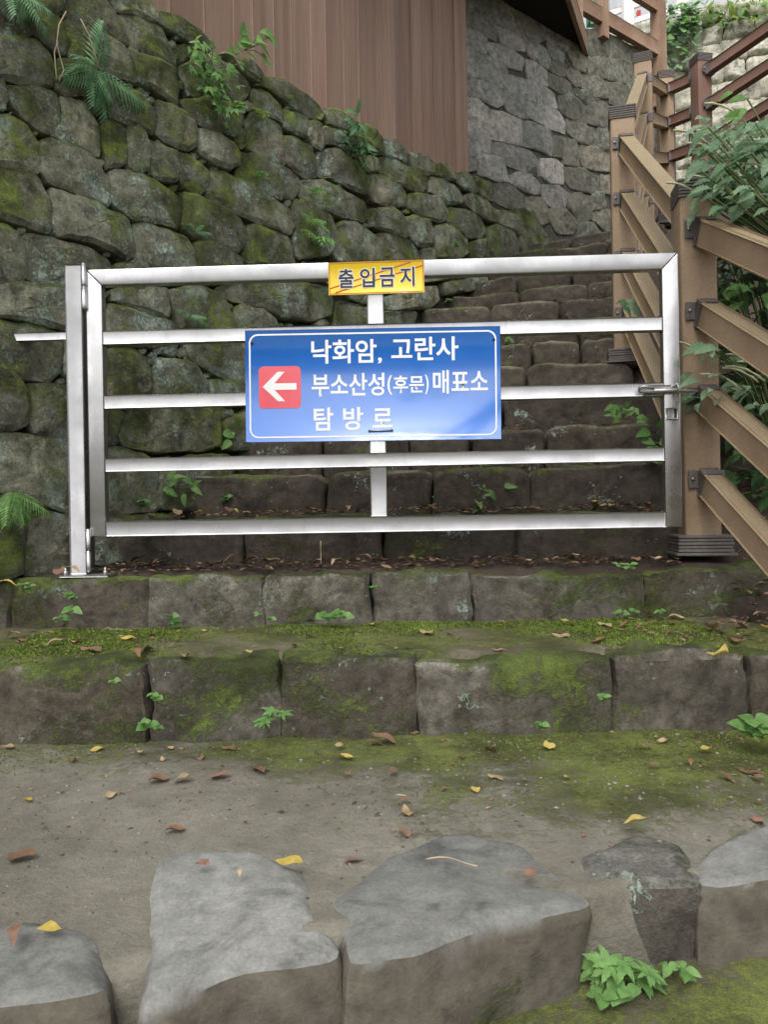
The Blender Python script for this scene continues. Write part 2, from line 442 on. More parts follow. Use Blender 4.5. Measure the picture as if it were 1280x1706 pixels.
XF = [(0, 1.5), (1.4, 1.4), (2.2, 1.32), (2.8, 1.42), (2.95, 1.36), (3.15, 1.22), (4.4, 1.42), (6, 2.1), (7.4, 2.85), (12, 4)]
ZF = [(0, -1.3), (1.0, -.8), (1.6, -.72), (2.2, -.64), (2.9, -.26), (3.1, -.20), (4.4, .76), (6.1, 2.12), (7.4, 2.75), (12, 2.9)]
def bank(u, v):
    y = .2 + 11 * v; x = lerp_tab(XF, y) - .12 + 5.5 * u ** 1.7
    dx = max(0, x - lerp_tab(XF, y)); p = Vector((x, y, 0))
    z = lerp_tab(ZF, y) - .05 + min(.55 * dx, .5 + .15 * dx) + fnoise(p, 1.6, 5) * .07 * min(1, .25 + dx * 2)
    if u < .02: z -= .22
    return Vector((x, y, Z(z)))
grid('hillside_bank', bank, 60, 150, M_SOIL)

# ------------------------------------------------------------------ the dry stone retaining wall beside the stair
A = Vector((.56, .83, 0)).normalized(); NH = Vector((A.y, -A.x, 0))
BAT = .06
W0 = Vector((-1.30, 3.0, Z(-.22))); WN = (NH + UP * BAT).normalized()
DRY = [
 [(-40,-30),(50,-25),(56,15),(50,58),(-40,60)], [(52,-25),(105,-25),(107,8),(92,22),(60,10)],
 [(107,-15),(170,-10),(190,15),(210,45),(212,76),(180,60),(120,35),(107,18)], [(165,-40),(245,-14),(262,14),(272,42),(230,24),(195,20)],
 [(197,25),(225,24),(270,45),(285,75),(298,108),(270,98),(220,85),(213,60)], [(262,14),(290,22),(330,45),(362,78),(345,88),(310,64),(275,42)],
 [(-40,62),(30,57),(62,66),(84,85),(93,108),(92,146),(50,140),(0,130),(-40,128)], [(58,14),(95,25),(122,68),(108,92),(86,80),(60,55)],
 [(108,30),(170,52),(205,76),(222,105),(228,136),(170,126),(112,95),(120,66)], [(95,97),(140,105),(160,122),(158,160),(110,160),(94,146)],
 [(212,80),(270,100),(292,112),(300,150),(298,178),(270,160),(232,140),(225,105)], [(150,140),(175,130),(235,155),(258,185),(262,205),(255,228),(200,202),(165,182)],
 [(8,140),(60,142),(95,155),(102,205),(80,222),(45,203),(20,175)], [(100,160),(140,172),(162,205),(168,262),(140,250),(100,232),(82,222),(102,200)],
 [(-40,190),(20,190),(48,212),(65,232),(70,280),(60,288),(30,277),(-40,268)], [(-40,130),(4,135),(14,170),(12,187),(-40,188)],
 [(262,165),(300,180),(325,195),(330,240),(315,252),(280,240),(258,222),(264,200)], [(172,190),(200,197),(213,222),(212,270),(200,278),(180,278),(170,235)],
 [(213,206),(240,217),(249,250),(247,284),(232,287),(214,275)], [(68,235),(85,226),(130,245),(165,268),(182,300),(186,320),(180,343),(140,325),(85,305),(70,285)],
 [(-40,270),(30,278),(62,292),(80,315),(88,340),(84,390),(50,380),(0,362),(-40,350)], [(86,310),(130,325),(185,348),(215,362),(221,385),(222,425),(212,437),(185,418),(150,405),(92,392)],
 [(182,282),(205,279),(235,288),(270,305),(295,325),(303,350),(298,382),(260,372),(222,365),(188,340)], [(248,234),(270,240),(298,252),(300,290),(292,305),(265,298),(250,288)],
 [(298,252),(320,262),(348,285),(345,315),(335,325),(310,312),(298,290)], [(303,318),(330,325),(375,345),(400,362),(412,385),(410,408),(395,422),(365,410),(330,398),(305,380)],
 [(342,288),(372,284),(410,302),(450,325),(488,350),(497,372),(485,393),(450,378),(400,360),(350,335)], [(224,372),(245,370),(285,384),(312,392),(325,420),(332,455),(280,450),(232,446),(222,420)],
 [(44,392),(60,388),(110,402),(150,412),(185,432),(193,450),(190,475),(120,478),(46,466)], [(-40,368),(10,374),(32,388),(42,410),(42,462),(20,470),(-40,470)],
 [(192,440),(215,438),(232,448),(225,470),(195,472)], [(190,480),(250,476),(280,480),(285,510),(282,530),(250,522),(200,505),(188,500)],
 [(178,508),(200,507),(250,525),(290,533),(303,552),(300,570),(240,577),(178,575)], [(285,482),(330,474),(365,488),(380,505),(395,545),(390,560),(330,562),(300,547),(290,510)],
 [(392,512),(405,505),(440,515),(460,530),(470,548),(420,556),(395,547)], [(240,450),(330,452),(400,452),(400,466),(360,474),(290,476)],
 [(360,480),(400,466),(470,466),(550,476),(560,500),(555,525),(520,535),(470,528),(430,510),(390,502)],
 [(178,580),(225,580),(245,595),(253,620),(252,655),(215,668),(178,665)], [(258,608),(265,595),(300,597),(330,612),(345,635),(348,660),(300,668),(258,665),(252,635)],
 [(308,574),(360,562),(412,560),(418,636),(380,632),(345,616),(325,605)], [(350,630),(380,634),(418,640),(420,672),(355,670)],
 [(206,692),(230,674),(300,672),(350,680),(370,700),(372,740),(340,752),(260,752),(215,745),(200,720)], [(150,670),(195,672),(208,690),(200,715),(195,742),(150,745)],
 [(374,702),(420,680),(480,690),(480,745),(385,750)], [(150,750),(195,746),(240,754),(264,770),(266,850),(200,856),(150,856)], [(268,770),(330,758),(385,756),(392,800),(390,840),(330,850),(268,850)],
 [(-40,472),(40,468),(115,480),(150,486),(176,500),(170,552),(110,552),(50,535),(0,528),(-40,525)], [(0,532),(50,540),(100,552),(108,580),(104,620),(80,637),(50,632),(20,620),(-8,600)],
 [(-40,530),(-8,532),(-12,590),(-40,596)], [(-40,600),(0,605),(30,628),(48,650),(52,680),(45,708),(20,718),(-40,716)], [(50,642),(75,636),(115,642),(150,650),(178,662),(178,725),(120,730),(60,722),(52,700)],
 [(-40,722),(20,720),(115,728),(150,735),(150,800),(148,850),(110,852),(60,835),(0,820),(-40,815)], [(-40,822),(10,830),(35,848),(44,880),(40,955),(10,968),(-40,970)],
 [(46,862),(80,852),(118,858),(150,862),(158,900),(155,952),(100,960),(45,955)], [(110,560),(175,575),(178,640),(130,640),(108,620)], [(160,860),(230,860),(300,856),(300,930),(230,940),(160,945)],
 [(300,110),(345,88),(395,112),(420,138),(422,150),(402,172),(360,160),(320,160)], [(302,165),(350,160),(385,172),(405,185),(406,200),(392,230),(370,220),(340,213),(315,190)],
 [(328,212),(365,222),(392,238),(404,262),(402,275),(385,283),(360,275),(332,255)], [(372,86),(420,100),(438,120),(440,140),(410,125),(390,110)],
 [(425,140),(445,125),(465,128),(500,150),(535,172),(546,190),(540,200),(515,195),(480,170),(450,150)], [(421,147),(450,155),(470,175),(472,205),(450,195),(425,180)],
 [(412,205),(425,186),(450,198),(470,208),(475,245),(476,275),(450,270),(412,245),(415,220)], [(473,182),(500,190),(515,198),(515,215),(506,228),(490,222),(473,210)],
 [(474,225),(495,228),(522,245),(528,265),(530,295),(510,298),(490,285),(477,270)], [(403,250),(430,258),(480,280),(500,295),(502,318),(490,333),(470,332),(430,312),(398,295),(400,270)],
 [(516,200),(535,205),(540,240),(535,250),(524,242),(514,226)], [(547,178),(570,185),(600,205),(606,228),(580,222),(550,205)], [(606,205),(625,215),(638,232),(638,258),(618,250),(608,232)],
 [(530,252),(560,245),(600,270),(612,290),(614,325),(590,318),(555,298),(532,294)], [(542,208),(580,222),(605,232),(612,265),(600,268),(560,243),(543,240)], [(612,262),(628,262),(632,284),(614,288),(604,272)],
 [(503,299),(540,300),(580,320),(610,335),(616,355),(612,370),(590,367),(550,352),(520,340),(500,325)], [(490,340),(510,332),(540,345),(555,360),(560,380),(558,415),(548,425),(500,430),(492,400),(495,370)],
 [(408,385),(420,372),(445,380),(480,395),(492,420),(494,444),(450,446),(408,436)], [(325,405),(345,400),(385,415),(408,432),(405,450),(330,452)],
 [(560,375),(580,367),(595,370),(618,385),(640,400),(640,434),(600,440),(565,435),(558,420)], [(612,290),(625,287),(660,300),(680,320),(676,345),(650,345),(620,335)],
 [(630,264),(645,260),(690,280),(714,295),(713,310),(706,322),(690,318),(660,305),(632,285)], [(640,232),(660,232),(678,250),(680,270),(672,274),(640,258)], [(681,252),(710,258),(728,272),(728,290),(712,292),(690,280)],
 [(733,272),(745,272),(760,285),(762,300),(745,300),(732,292)], [(764,292),(775,285),(790,296),(800,315),(795,322),(775,315),(765,304)], [(716,293),(735,296),(765,312),(776,330),(772,340),(745,340),(720,320)],
 [(790,292),(815,302),(824,315),(825,338),(805,330),(800,315)], [(616,348),(655,345),(675,360),(683,390),(678,398),(650,388),(620,378)], [(682,322),(700,322),(730,325),(745,345),(748,365),(735,372),(700,362),(680,345)],
 [(678,362),(690,358),(715,365),(725,385),(722,410),(700,412),(685,395)], [(745,345),(780,348),(805,362),(813,385),(805,398),(780,395),(750,370)], [(776,325),(790,320),(815,335),(830,350),(828,372),(812,366),(790,352),(778,340)],
 [(622,390),(650,388),(690,402),(702,420),(705,436),(650,438),(620,434)], [(725,375),(750,372),(782,398),(785,420),(770,430),(730,427)], [(812,380),(830,374),(855,385),(868,405),(866,430),(830,430),(815,410)],
 [(828,348),(855,355),(875,370),(872,395),(858,388),(835,372)], [(862,352),(875,345),(890,360),(905,385),(925,400),(920,428),(875,430),(868,400)], [(787,402),(812,398),(830,430),(790,432)], [(704,414),(724,412),(730,436),(708,438)],
 [(640,495),(690,480),(730,475),(735,500),(720,514),(650,518)], [(738,470),(772,465),(775,485),(745,492)], [(775,463),(815,461),(815,480),(778,486)], [(500,434),(600,442),(700,440),(705,470),(640,484),(564,480)],
 [(705,440),(790,435),(800,460),(740,467),(708,470)], [(800,434),(870,432),(872,455),(818,458)], [(565,498),(640,518),(700,518),(690,550),(560,550)], [(415,560),(520,540),(525,630),(420,636)], [(528,545),(640,555),(620,620),(528,625)],
 [(420,642),(520,635),(515,690),(425,676)],
]
wall = thing('dry_stone_wall', 'mossy dark fieldstone retaining wall with lichen spots beside the stair', 'stone wall', W0)
for i, poly in enumerate(DRY):
    pts = [onp(x, y, W0, WN) for x, y in poly]
    ext = max((p - pts[0]).length for p in pts)
    o = obj('stone', stone_mesh(pts, WN, depth=.16, rd=min(.018, ext * .055), bulge=rnd.uniform(.012, .032), amp=.011, fr=10, N=48, grow=.008, seed=i * 3.1, facet=.13, k=.065, wob=.008, npl=6, sharp=24, rings=(.9, .78, .64, .5, .34, .18)), M_WALL2 if rnd.random() < .42 else M_WALL, wall)
# small wedge stones pushed into the wider joints
def inside(p, poly):
    c = False
    for i in range(len(poly)):
        (x0, y0), (x1, y1) = poly[i - 1], poly[i]
        if (y0 > p[1]) != (y1 > p[1]) and p[0] < (x1 - x0) * (p[1] - y0) / (y1 - y0) + x0: c = not c
    return c
def edge_d(p, poly):
    m = 1e9; q = Vector(p)
    for i in range(len(poly)):
        a, b = Vector(poly[i - 1]), Vector(poly[i]); ab = b - a; t = max(0, min(1, (q - a).dot(ab) / ab.length_squared)); m = min(m, (q - a - ab * t).length)
    return m
TOPL = [(-60, -60), (170, -20), (262, 24), (330, 60), (395, 115), (465, 145), (545, 205), (640, 260), (735, 300), (800, 320), (870, 372), (900, 400)]
FOOTL = [(-60, 950), (150, 930), (200, 850), (300, 760), (420, 690), (560, 540), (700, 480), (900, 420)]
wedges = []; rw = random.Random(5)
for _ in range(9000):
    p = (rw.uniform(-30, 900), rw.uniform(-20, 940))
    if p[1] < lerp_tab(TOPL, p[0]) or p[1] > lerp_tab(FOOTL, p[0]): continue
    if any(inside(p, q) for q in DRY): continue
    d = min(edge_d(p, q) for q in DRY if abs(q[0][0] - p[0]) < 220 and abs(q[0][1] - p[1]) < 220)
    if d < 3.5 or any((Vector(p) - Vector(w[0])).length < 11 for w in wedges): continue
    wedges.append((p, d))
for (p, d) in wedges[:110]:
    r0 = max(6.0, d * 1.5); a0 = rw.uniform(0, 6)
    pts = [onp(p[0] + r0 * rw.uniform(.7, 1.2) * math.cos(a0 + k * 1.05), p[1] + r0 * rw.uniform(.6, 1.0) * math.sin(a0 + k * 1.05), W0, WN) - WN * .018 for k in range(6)]
    obj('stone', stone_mesh(pts, WN, depth=.08, rd=.008, bulge=.01, amp=.008, fr=12, N=20, rings=(.7, .35), k=.06, facet=.15, npl=5, sharp=24, seed=p[0]), M_WALL2 if rw.random() < .5 else M_WALL, wall)
def wcore(name, a0, a1, z0, z1fn, P, a, n, back, mat, parent, nseg=24, rec=.05):
    V = []; F = []
    for i in range(nseg + 1):
        s = a0 + (a1 - a0) * i / nseg
        for k, (zz, bk) in enumerate(((z0, 0), (z1fn(s), 0), (z1fn(s), back), (z0, back))):
            q = P + a * s; q = Vector((q.x, q.y, zz)) - Vector((n.x, n.y, 0)).normalized() * ((rec + bk) + BATF(n) * (zz - P.z))
            V.append(q)
    for i in range(nseg):
        b = i * 4
        for k in range(4): F.append((b + k, b + (k + 1) % 4, b + 4 + (k + 1) % 4, b + 4 + k))
    F.append((0, 1, 2, 3)); F.append((nseg * 4 + 3, nseg * 4 + 2, nseg * 4 + 1, nseg * 4))
    return obj(name, mesh(name, V, F), mat, parent)
def BATF(n): return n.z / math.hypot(n.x, n.y)
M_CORE = plain('dark_joint_earth', (.022, .019, .015), .95, 0, .5, 30)
M_MORT = plain('old_mortar', (.07, .067, .06), .95, 0, .5, 30)
TOPPX = [(-60, -120), (170, -40), (262, 16), (330, 48), (395, 98), (465, 130), (545, 188), (640, 240), (735, 282), (800, 300), (870, 352), (940, 405)]
tt = sorted(((onp(x, y + 12, W0, WN) - W0).dot(A), onp(x, y + 12, W0, WN).z) for x, y in TOPPX)
wcore('earth_core', -.9, 5.6, Z(-.3), lambda s: lerp_tab(tt, s) - .02, W0, A, WN, .25, M_CORE, wall, 40)
TERR_Z = Z(2.3)

# ------------------------------------------------------------------ stair above the gate, stone by stone
NST = 13
def stair_top(i): return Z(-.015 + .212 * (i - 1))
def fence_path(i):    # right end of riser i
    y = 3.14 + .30 * (i - 1); return Vector((lerp_tab(XF, y) + .02, y, 0))
def wall_foot(i):
    q = W0 + A * (.27 + .40 * (i - 1)); z = stair_top(i)
    q = q - NH * (BAT * (z - W0.z) + .05); return Vector((q.x, q.y, 0))
JOINTS = {1: [.24, .5, .73], 2: [.3, .52, .74], 3: [.22, .45, .58, .76], 4: [.3, .62], 5: [.25, .56, .68], 6: [.35, .62, .8], 7: [.2, .5, .78], 8: [.33, .66], 9: [.4, .72], 10: [.3, .6]}
ORD = ['first', 'second', 'third', 'fourth', 'fifth', 'sixth', 'seventh', 'eighth', 'ninth', 'tenth', 'eleventh', 'twelfth', 'thirteenth']
for i in range(1, NST + 1):
    Lp, Rp = wall_foot(i), fence_path(i); zt = stair_top(i); zb = zt - .30
    a = (Rp - Lp); ln = a.length; a = a / ln; n = Vector((a.y, -a.x, 0))
    st = thing('stone_step', 'dark stone stair riser behind the gate, %s one up from it' % ORD[i - 1], 'step', Lp + Vector((0, 0, zb)), 'steps of the closed stair')
    js = [0] + [j + rnd.uniform(-.02, .02) for j in JOINTS.get(i, [.35, .7])] + [1]
    for k in range(len(js) - 1):
        x0, x1 = js[k] * ln + .004, js[k + 1] * ln - .004
        t0, t1 = zt + rnd.uniform(-.022, .008), zt + rnd.uniform(-.022, .008)
        f = rnd.uniform(-.03, .03)
        P = lambda s, z: Lp + a * s + Vector((0, 0, z)) + n * f
        pts = [P(x0, zb), P(x1, zb), P(x1, t1), P((x0 + x1) / 2, (t0 + t1) / 2 + rnd.uniform(-.005, .012)), P(x0, t0)]
        obj('stone', stone_mesh(pts, n, depth=.52, rd=.025, bulge=.014, amp=.014, fr=6, N=36, side=4, k=.1, seed=i * 9 + k * 2.3), M_STAIR, st)

# ------------------------------------------------------------------ the two kerb steps below the gate
def kerb_step(label, d, joints, ztop, zbot, ytops, depth, rd, nrm=Vector((0, -1, .06))):
    st = thing('stone_step', label, 'step', Vector((0, d, Z(zbot))), 'mossy kerb steps below the gate')
    n = nrm.normalized(); P0 = Vector((0, d, Z(ztop)))
    for k, (x0, x1) in enumerate(joints):
        yt0, yt1 = ytops[k]
        tl, tr = onp(x0 + 1, yt0, P0, n), onp(x1 - 1, yt1, P0, n); tm = (tl + tr) / 2 + Vector((0, 0, rnd.uniform(-.003, .008)))
        bl, br = tl.copy(), tr.copy(); bl.z = br.z = Z(zbot) - .08
        q1 = tl.lerp(bl, .45) - Vector((rnd.uniform(-.006, .006), 0, 0)); q2 = tr.lerp(br, .5) + Vector((rnd.uniform(-.006, .006), 0, 0))
        f = Vector((0, rnd.uniform(-.02, .015), 0))
        me = stone_mesh([p + f for p in (bl, br, q2, tr, tm, tl, q1)], n, depth=depth, rd=rd * .6, bulge=.010, amp=.013, fr=8, N=72, side=6, grow=.006, rings=(.9, .8, .68, .54, .38, .2, .1), k=.05, facet=.07, wob=.022, npl=6, sharp=30, seed=k * 5 + d)
        obj('stone', me, M_STEPM if k in (1, 6) or (k == 3 and d < 2.5) else M_STEP, st)
kerb_step('mossy row of kerb stones directly under the gate', 2.86, [(-160, 12), (14, 246), (246, 438), (440, 617), (622, 784), (787, 1071), (1074, 1420)], -.22, -.42,
          [(969, 967), (967, 963), (962, 960), (958, 955), (954, 954), (959, 957), (953, 936)], .17, .04)
kerb_step('mossy row of larger kerb stones, second one below the gate', 2.24, [(-240, -20), (-18, 240), (243, 461), (464, 689), (694, 1020), (1024, 1250), (1256, 1480)], -.43, -.66,
          [(1118, 1116), (1112, 1104), (1104, 1098), (1093, 1097), (1106, 1094), (1092, 1088), (1092, 1086)], .17, .05)

# ------------------------------------------------------------------ nearest step: big worn blocks set in the trodden earth
front = thing('stone_step', 'worn grey blocks set in trodden earth, lowest step of the flight', 'step', Vector((0, 1.2, Z(-1.05))))
FR = [([(-190,1575),(40,1532),(140,1548),(168,1590),(172,1640),(60,1660),(-190,1690)], M_FRONT, -.654, .33),
      ([(262,1425),(430,1414),(500,1452),(520,1500),(566,1575),(400,1612),(225,1672),(240,1550)], M_FRONT, -.654, .36),
      ([(556,1500),(640,1425),(760,1388),(860,1402),(945,1455),(980,1492),(800,1540),(690,1580),(582,1592),(572,1545)], M_FRONT, -.654, .36),
      ([(950,1430),(1060,1388),(1130,1405),(1160,1438),(1162,1466),(1070,1472),(978,1468)], M_FRONTM, -.658, .3),
      ([(1158,1430),(1230,1385),(1345,1352),(1400,1400),(1340,1450),(1200,1465),(1164,1460)], M_FRONT, -.654, .3)]
for k, (poly, m, z, dp) in enumerate(FR):
    pts = [onz(x, y, Z(z)) for x, y in poly]
    n = Vector((rnd.uniform(-.03, .03), -.05, 1)).normalized()
    obj('stone', stone_mesh(pts, n, depth=dp, rd=.026, bulge=.004, amp=.007, fr=6, N=84, side=9, rings=(.93, .86, .76, .64, .52, .4, .28, .16, .07), k=.09, seed=20 + k * 4, grow=.004, facet=.035, wob=.012 if k == 3 else .024, npl=6, sharp=40), m, front)

# ------------------------------------------------------------------ timber screen, grey wall, deck above
GN = Vector((.618, -.786, 0)); GA = Vector((.786, .618, 0)); G0 = Vector((1.55, 7.6, Z(2.4)))
GW = [
 [(20,-30),(120,-30),(205,10),(235,160),(240,285),(160,240),(20,180)], [(215,40),(290,60),(345,100),(380,220),(320,195),(240,160)], [(200,-60),(300,-20),(350,60),(330,90),(220,35)],
 [(350,65),(420,80),(470,120),(545,160),(560,270),(490,290),(430,290),(385,220),(380,150)], [(545,150),(640,190),(720,260),(800,310),(790,330),(690,330),(580,280)], [(20,185),(110,220),(170,260),(170,360),(90,345),(30,290)],
 [(240,175),(330,205),(420,260),(430,350),(350,330),(270,290)], [(170,290),(250,295),(350,340),(420,400),(400,480),(300,440),(190,370)], [(-10,290),(90,350),(105,520),(-10,500)],
 [(90,355),(180,380),(290,440),(320,500),(300,600),(220,580),(105,515)], [(430,300),(500,290),(570,340),(600,400),(590,470),(530,430),(460,380)], [(575,285),(700,335),(690,440),(620,400),(590,350)],
 [(435,400),(530,440),(585,490),(590,580),(530,570),(455,545)], [(600,420),(640,405),(710,440),(700,510),(660,510),(605,480)], [(700,470),(750,460),(800,490),(810,580),(770,580),(730,530)],
 [(585,490),(660,515),(740,560),(760,640),(720,650),(600,590)], [(320,500),(450,545),(560,580),(620,620),(650,740),(580,720),(440,670),(320,610)], [(-10,510),(105,530),(105,660),(60,655),(-10,630)],
 [(110,540),(200,580),(270,610),(275,700),(240,725),(160,690),(110,660)], [(275,610),(340,620),(430,670),(450,800),(400,800),(310,750),(280,690)], [(440,680),(560,720),(660,750),(705,830),(700,905),(600,870),(500,820),(455,790)],
 [(-10,630),(120,680),(190,740),(200,900),(190,1040),(60,1000),(-10,980)], [(200,740),(300,770),(410,815),(415,900),(395,990),(300,960),(205,940)], [(420,820),(500,820),(600,880),(615,960),(610,1060),(530,1010),(470,1000),(405,985)],
 [(620,930),(690,930),(690,1060),(620,1060)], [(195,960),(310,970),(460,1020),(530,1090),(530,1190),(450,1170),(310,1120),(200,1040)], [(-10,1000),(90,1020),(100,1150),(-10,1160)], [(100,1020),(150,1040),(150,1190),(110,1180)],
 [(155,1050),(270,1070),(300,1150),(315,1235),(220,1220),(155,1190)], [(320,1190),(380,1165),(460,1180),(530,1240),(530,1310),(490,1320),(400,1280),(330,1240)], [(200,1240),(330,1250),(430,1330),(430,1400),(350,1420),(250,1380),(215,1330)],
 [(540,1080),(620,1070),(690,1110),(690,1240),(600,1240),(540,1180)], [(690,935),(780,950),(800,1130),(690,1110)], [(690,1130),(800,1140),(930,1190),(940,1290),(880,1310),(740,1270),(690,1200)], [(540,1250),(650,1260),(720,1310),(700,1400),(600,1400),(550,1340)],
 [(720,1310),(800,1300),(880,1330),(890,1480),(800,1500),(730,1400)], [(890,1320),(960,1300),(980,1400),(890,1420)], [(435,1330),(540,1340),(590,1410),(600,1500),(530,1520),(440,1420)], [(600,1410),(700,1410),(790,1500),(760,1580),(650,1580),(600,1500)],
 [(350,1430),(440,1430),(520,1530),(520,1620),(400,1600),(250,1510),(240,1420)], [(710,335),(800,335),(860,390),(840,490),(770,455)], [(865,385),(985,385),(985,525),(870,505)], [(820,505),(930,525),(995,560),(995,660),(900,650),(815,590)],
 [(765,595),(860,625),(940,670),(850,700),(770,640)], [(660,645),(760,650),(850,720),(850,850),(720,790),(660,740)], [(855,705),(940,685),(1000,720),(1000,860),(860,830)], [(715,800),(840,855),(920,870),(920,1000),(800,960),(720,900)],
 [(810,980),(920,1010),(1000,1020),(1000,1160),(830,1130),(800,1050)], [(930,870),(1020,870),(1020,1010),(930,1000)], [(800,200),(900,200),(975,225),(975,380),(870,380),(805,320)], [(980,225),(1090,270),(1090,400),(985,380)],
 [(1095,280),(1200,340),(1290,400),(1290,520),(1100,400)], [(990,390),(1090,405),(1110,560),(1000,540)], [(1110,415),(1290,530),(1300,700),(1120,570)], [(1000,560),(1120,580),(1130,740),(1005,700)], [(1130,590),(1310,720),(1310,860),(1135,750)],
 [(1010,720),(1130,760),(1140,900),(1010,850)], [(1140,770),(1310,870),(1310,1010),(1150,910)], [(1030,870),(1140,910),(1150,1060),(1030,1010)], [(1010,1030),(1150,1070),(1150,1240),(1010,1170)], [(950,1180),(1080,1200),(1090,1320),(960,1300)],
 [(900,1430),(1000,1420),(1060,1500),(1000,1580),(900,1500)], [(790,1510),(900,1510),(960,1600),(800,1620)],
]
gwall = thing('stone_wall', 'grey squared rubble wall beyond the timber screen, under the deck', 'stone wall', Vector((1.0, 7.17, Z(2.2))))
for i, poly in enumerate(GW):
    pts = [onp(770 + x / 4.0625, y / 4.0625, G0, GN) for x, y in poly]
    cx = sum(p[0] for p in poly) / len(poly); cy = sum(p[1] for p in poly) / len(poly)
    mossy = cx > 640 and cy > 330 or cx > 820 or cy > 1330
    obj('stone', stone_mesh(pts, GN, depth=.15, rd=.012, bulge=.008 if mossy else rnd.uniform(.008, .02), amp=.012, fr=6, N=40, grow=.016 if cx < 820 else .022, k=.04, seed=i * 1.3, facet=.08, npl=6, sharp=24, wob=.008), M_GREYM if mossy else M_GREY, gwall)
gz = [(-9, 0), (9, 0)]
g_top = onp(1000, 48, G0, GN).z
V = []
wcore('earth_core', -2.2, 2.6, Z(1.2), lambda s: g_top - .1, G0, GA, GN, .3, M_MORT, gwall, 4, .018)
# right corner return of the grey wall
# timber screen
T1 = at(778, 285, 6.62); TA = A
scr = thing('timber_screen', 'tall brown screen of vertical boards standing behind the dry stone wall', 'screen', Vector((T1.x, T1.y, Z(2.2))))
s = 0.0; tn = NH; k = 0
while s < 4.6:
    w = rnd.uniform(.15, .24); c = Vector((T1.x, T1.y, 0)) - TA * (s + w / 2) + tn * rnd.uniform(-.004, .004); c.z = (Z(1.9) + Z(5.0)) / 2
    obj('board', autosm(boxmesh('board', c, TA * (w / 2 - .0015), tn * .012, UP * 1.55, .003, 1)), M_CLAD, scr)
    s += w; k += 1
obj('backing', boxmesh('backing', Vector((T1.x, T1.y, Z(3.45))) - TA * 2.31 - tn * .05, TA * 2.29, tn * .03, UP * 1.54, 0), M_SHADEDECK, scr)
# deck overhead
D1 = onp(969, 73, G0 + GN * .04, GN); zs = D1.z
ray0 = ray(945, 0); D2 = EYE + ray0 * ((zs - EYE.z) / ray0.z)
ed = (D2 - D1); ed.z = 0; ed.normalize()
E1 = D1 - ed * .35; E2 = D1 + ed * 4.6
side = Vector((ed.y, -ed.x, 0));  side = side if side.x < 0 else -side
deck = thing('deck', 'timber deck overhanging the grey wall, underside coloured black for shade, seen from below', 'deck', Vector((D1.x, D1.y, zs)))
dv = [E1, E2, E2 + side * 3.2, E1 + side * 3.2]
bv = [Vector((p.x, p.y, zs)) for p in dv] + [Vector((p.x, p.y, zs + .12)) for p in dv]
obj('soffit', mesh('soffit', bv, [(3, 2, 1, 0), (4, 5, 6, 7), (0, 1, 5, 4), (1, 2, 6, 5), (2, 3, 7, 6), (3, 0, 4, 7)]), M_SHADEDECK, deck)
fa, fb = Vector((E1.x, E1.y, zs + .06)), Vector((E2.x, E2.y, zs + .06))
obj('fascia_board', beam('fascia_board', fa - side * .022, fb - side * .022, .04, .2, .003), M_OLDW, deck)
# railing along the top of the grey wall
GTOP = onp(1030, 55, G0, GN).z
upr = thing('deck_railing', 'weathered brown timber railing on top of the grey wall, against the light', 'railing', Vector((2.0, 7.9, GTOP)))
def gp(px, off=.02): q = onp(px, 60, G0, GN); return Vector((q.x, q.y, 0)) + GN * off
ps = [gp(958), gp(1001), gp(1090, .06)]
for i, p in enumerate(ps):
    w = .10 if i < 2 else .12
    zb = g_top - (.12 if i < 2 else .55)
    obj('post', autosm(boxmesh('post', p + Vector((0, 0, (zb + GTOP + 1.5) / 2)), GA * w / 2, GN * w / 2, UP * ((GTOP + 1.5 - zb) / 2), .006)), M_OLDW, upr)
for h, th in ((.03, .16), (.52, .13), (.92, .13), (1.32, .13)):
    obj('rail', beam('rail', ps[0] - GA * .1 + Vector((0, 0, GTOP + h)) , ps[2] + Vector((0, 0, GTOP + h)), .06, th), M_OLDW, upr)

# sunlit upper wall and pavilion far behind
U0 = Vector((3.2, 10.2, Z(4))); UNn = Vector((-.35, -.937, 0)); UA = Vector((.937, -.35, 0))
uw = thing('stone_wall', 'mossy stone wall coloured pale as if sunlit, with ivy above the upper railing', 'stone wall', Vector((4.2, 9.8, Z(2.0))))
rowz = Z(1.6); r = 0
utop = lambda s: onp(1130, 38, U0, UNn).z + .10 * math.sin(s * 2.1) + .06 * s
while rowz < Z(6.9):
    h = rnd.uniform(.19, .29); s = -.35 - rnd.uniform(0, .3)
    while s < 4.2:
        w = rnd.uniform(.22, .46)
        if rowz + h * .6 < utop(s + w / 2):
            b = U0 + UA * s; b.z = 0; j = lambda: rnd.uniform(-.03, .03)
            pts = [b + UA * j() + UP * (rowz + j()), b + UA * (w + j()) + UP * (rowz + j()), b + UA * (w + j()) + UP * (rowz + h + j()), b + UA * (w / 2) + UP * (rowz + h + j()), b + UA * j() + UP * (rowz + h + j())]
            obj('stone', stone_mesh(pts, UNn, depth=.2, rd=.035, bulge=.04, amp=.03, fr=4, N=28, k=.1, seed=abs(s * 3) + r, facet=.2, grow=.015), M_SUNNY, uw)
        s += w
    rowz += h; r += 1
wcore('earth_core', -.5, 4.3, Z(1.0), lambda s: utop(s) - .15, Vector((U0.x, U0.y, Z(1))), UA, UNn, .4, M_CORE, uw, 10)

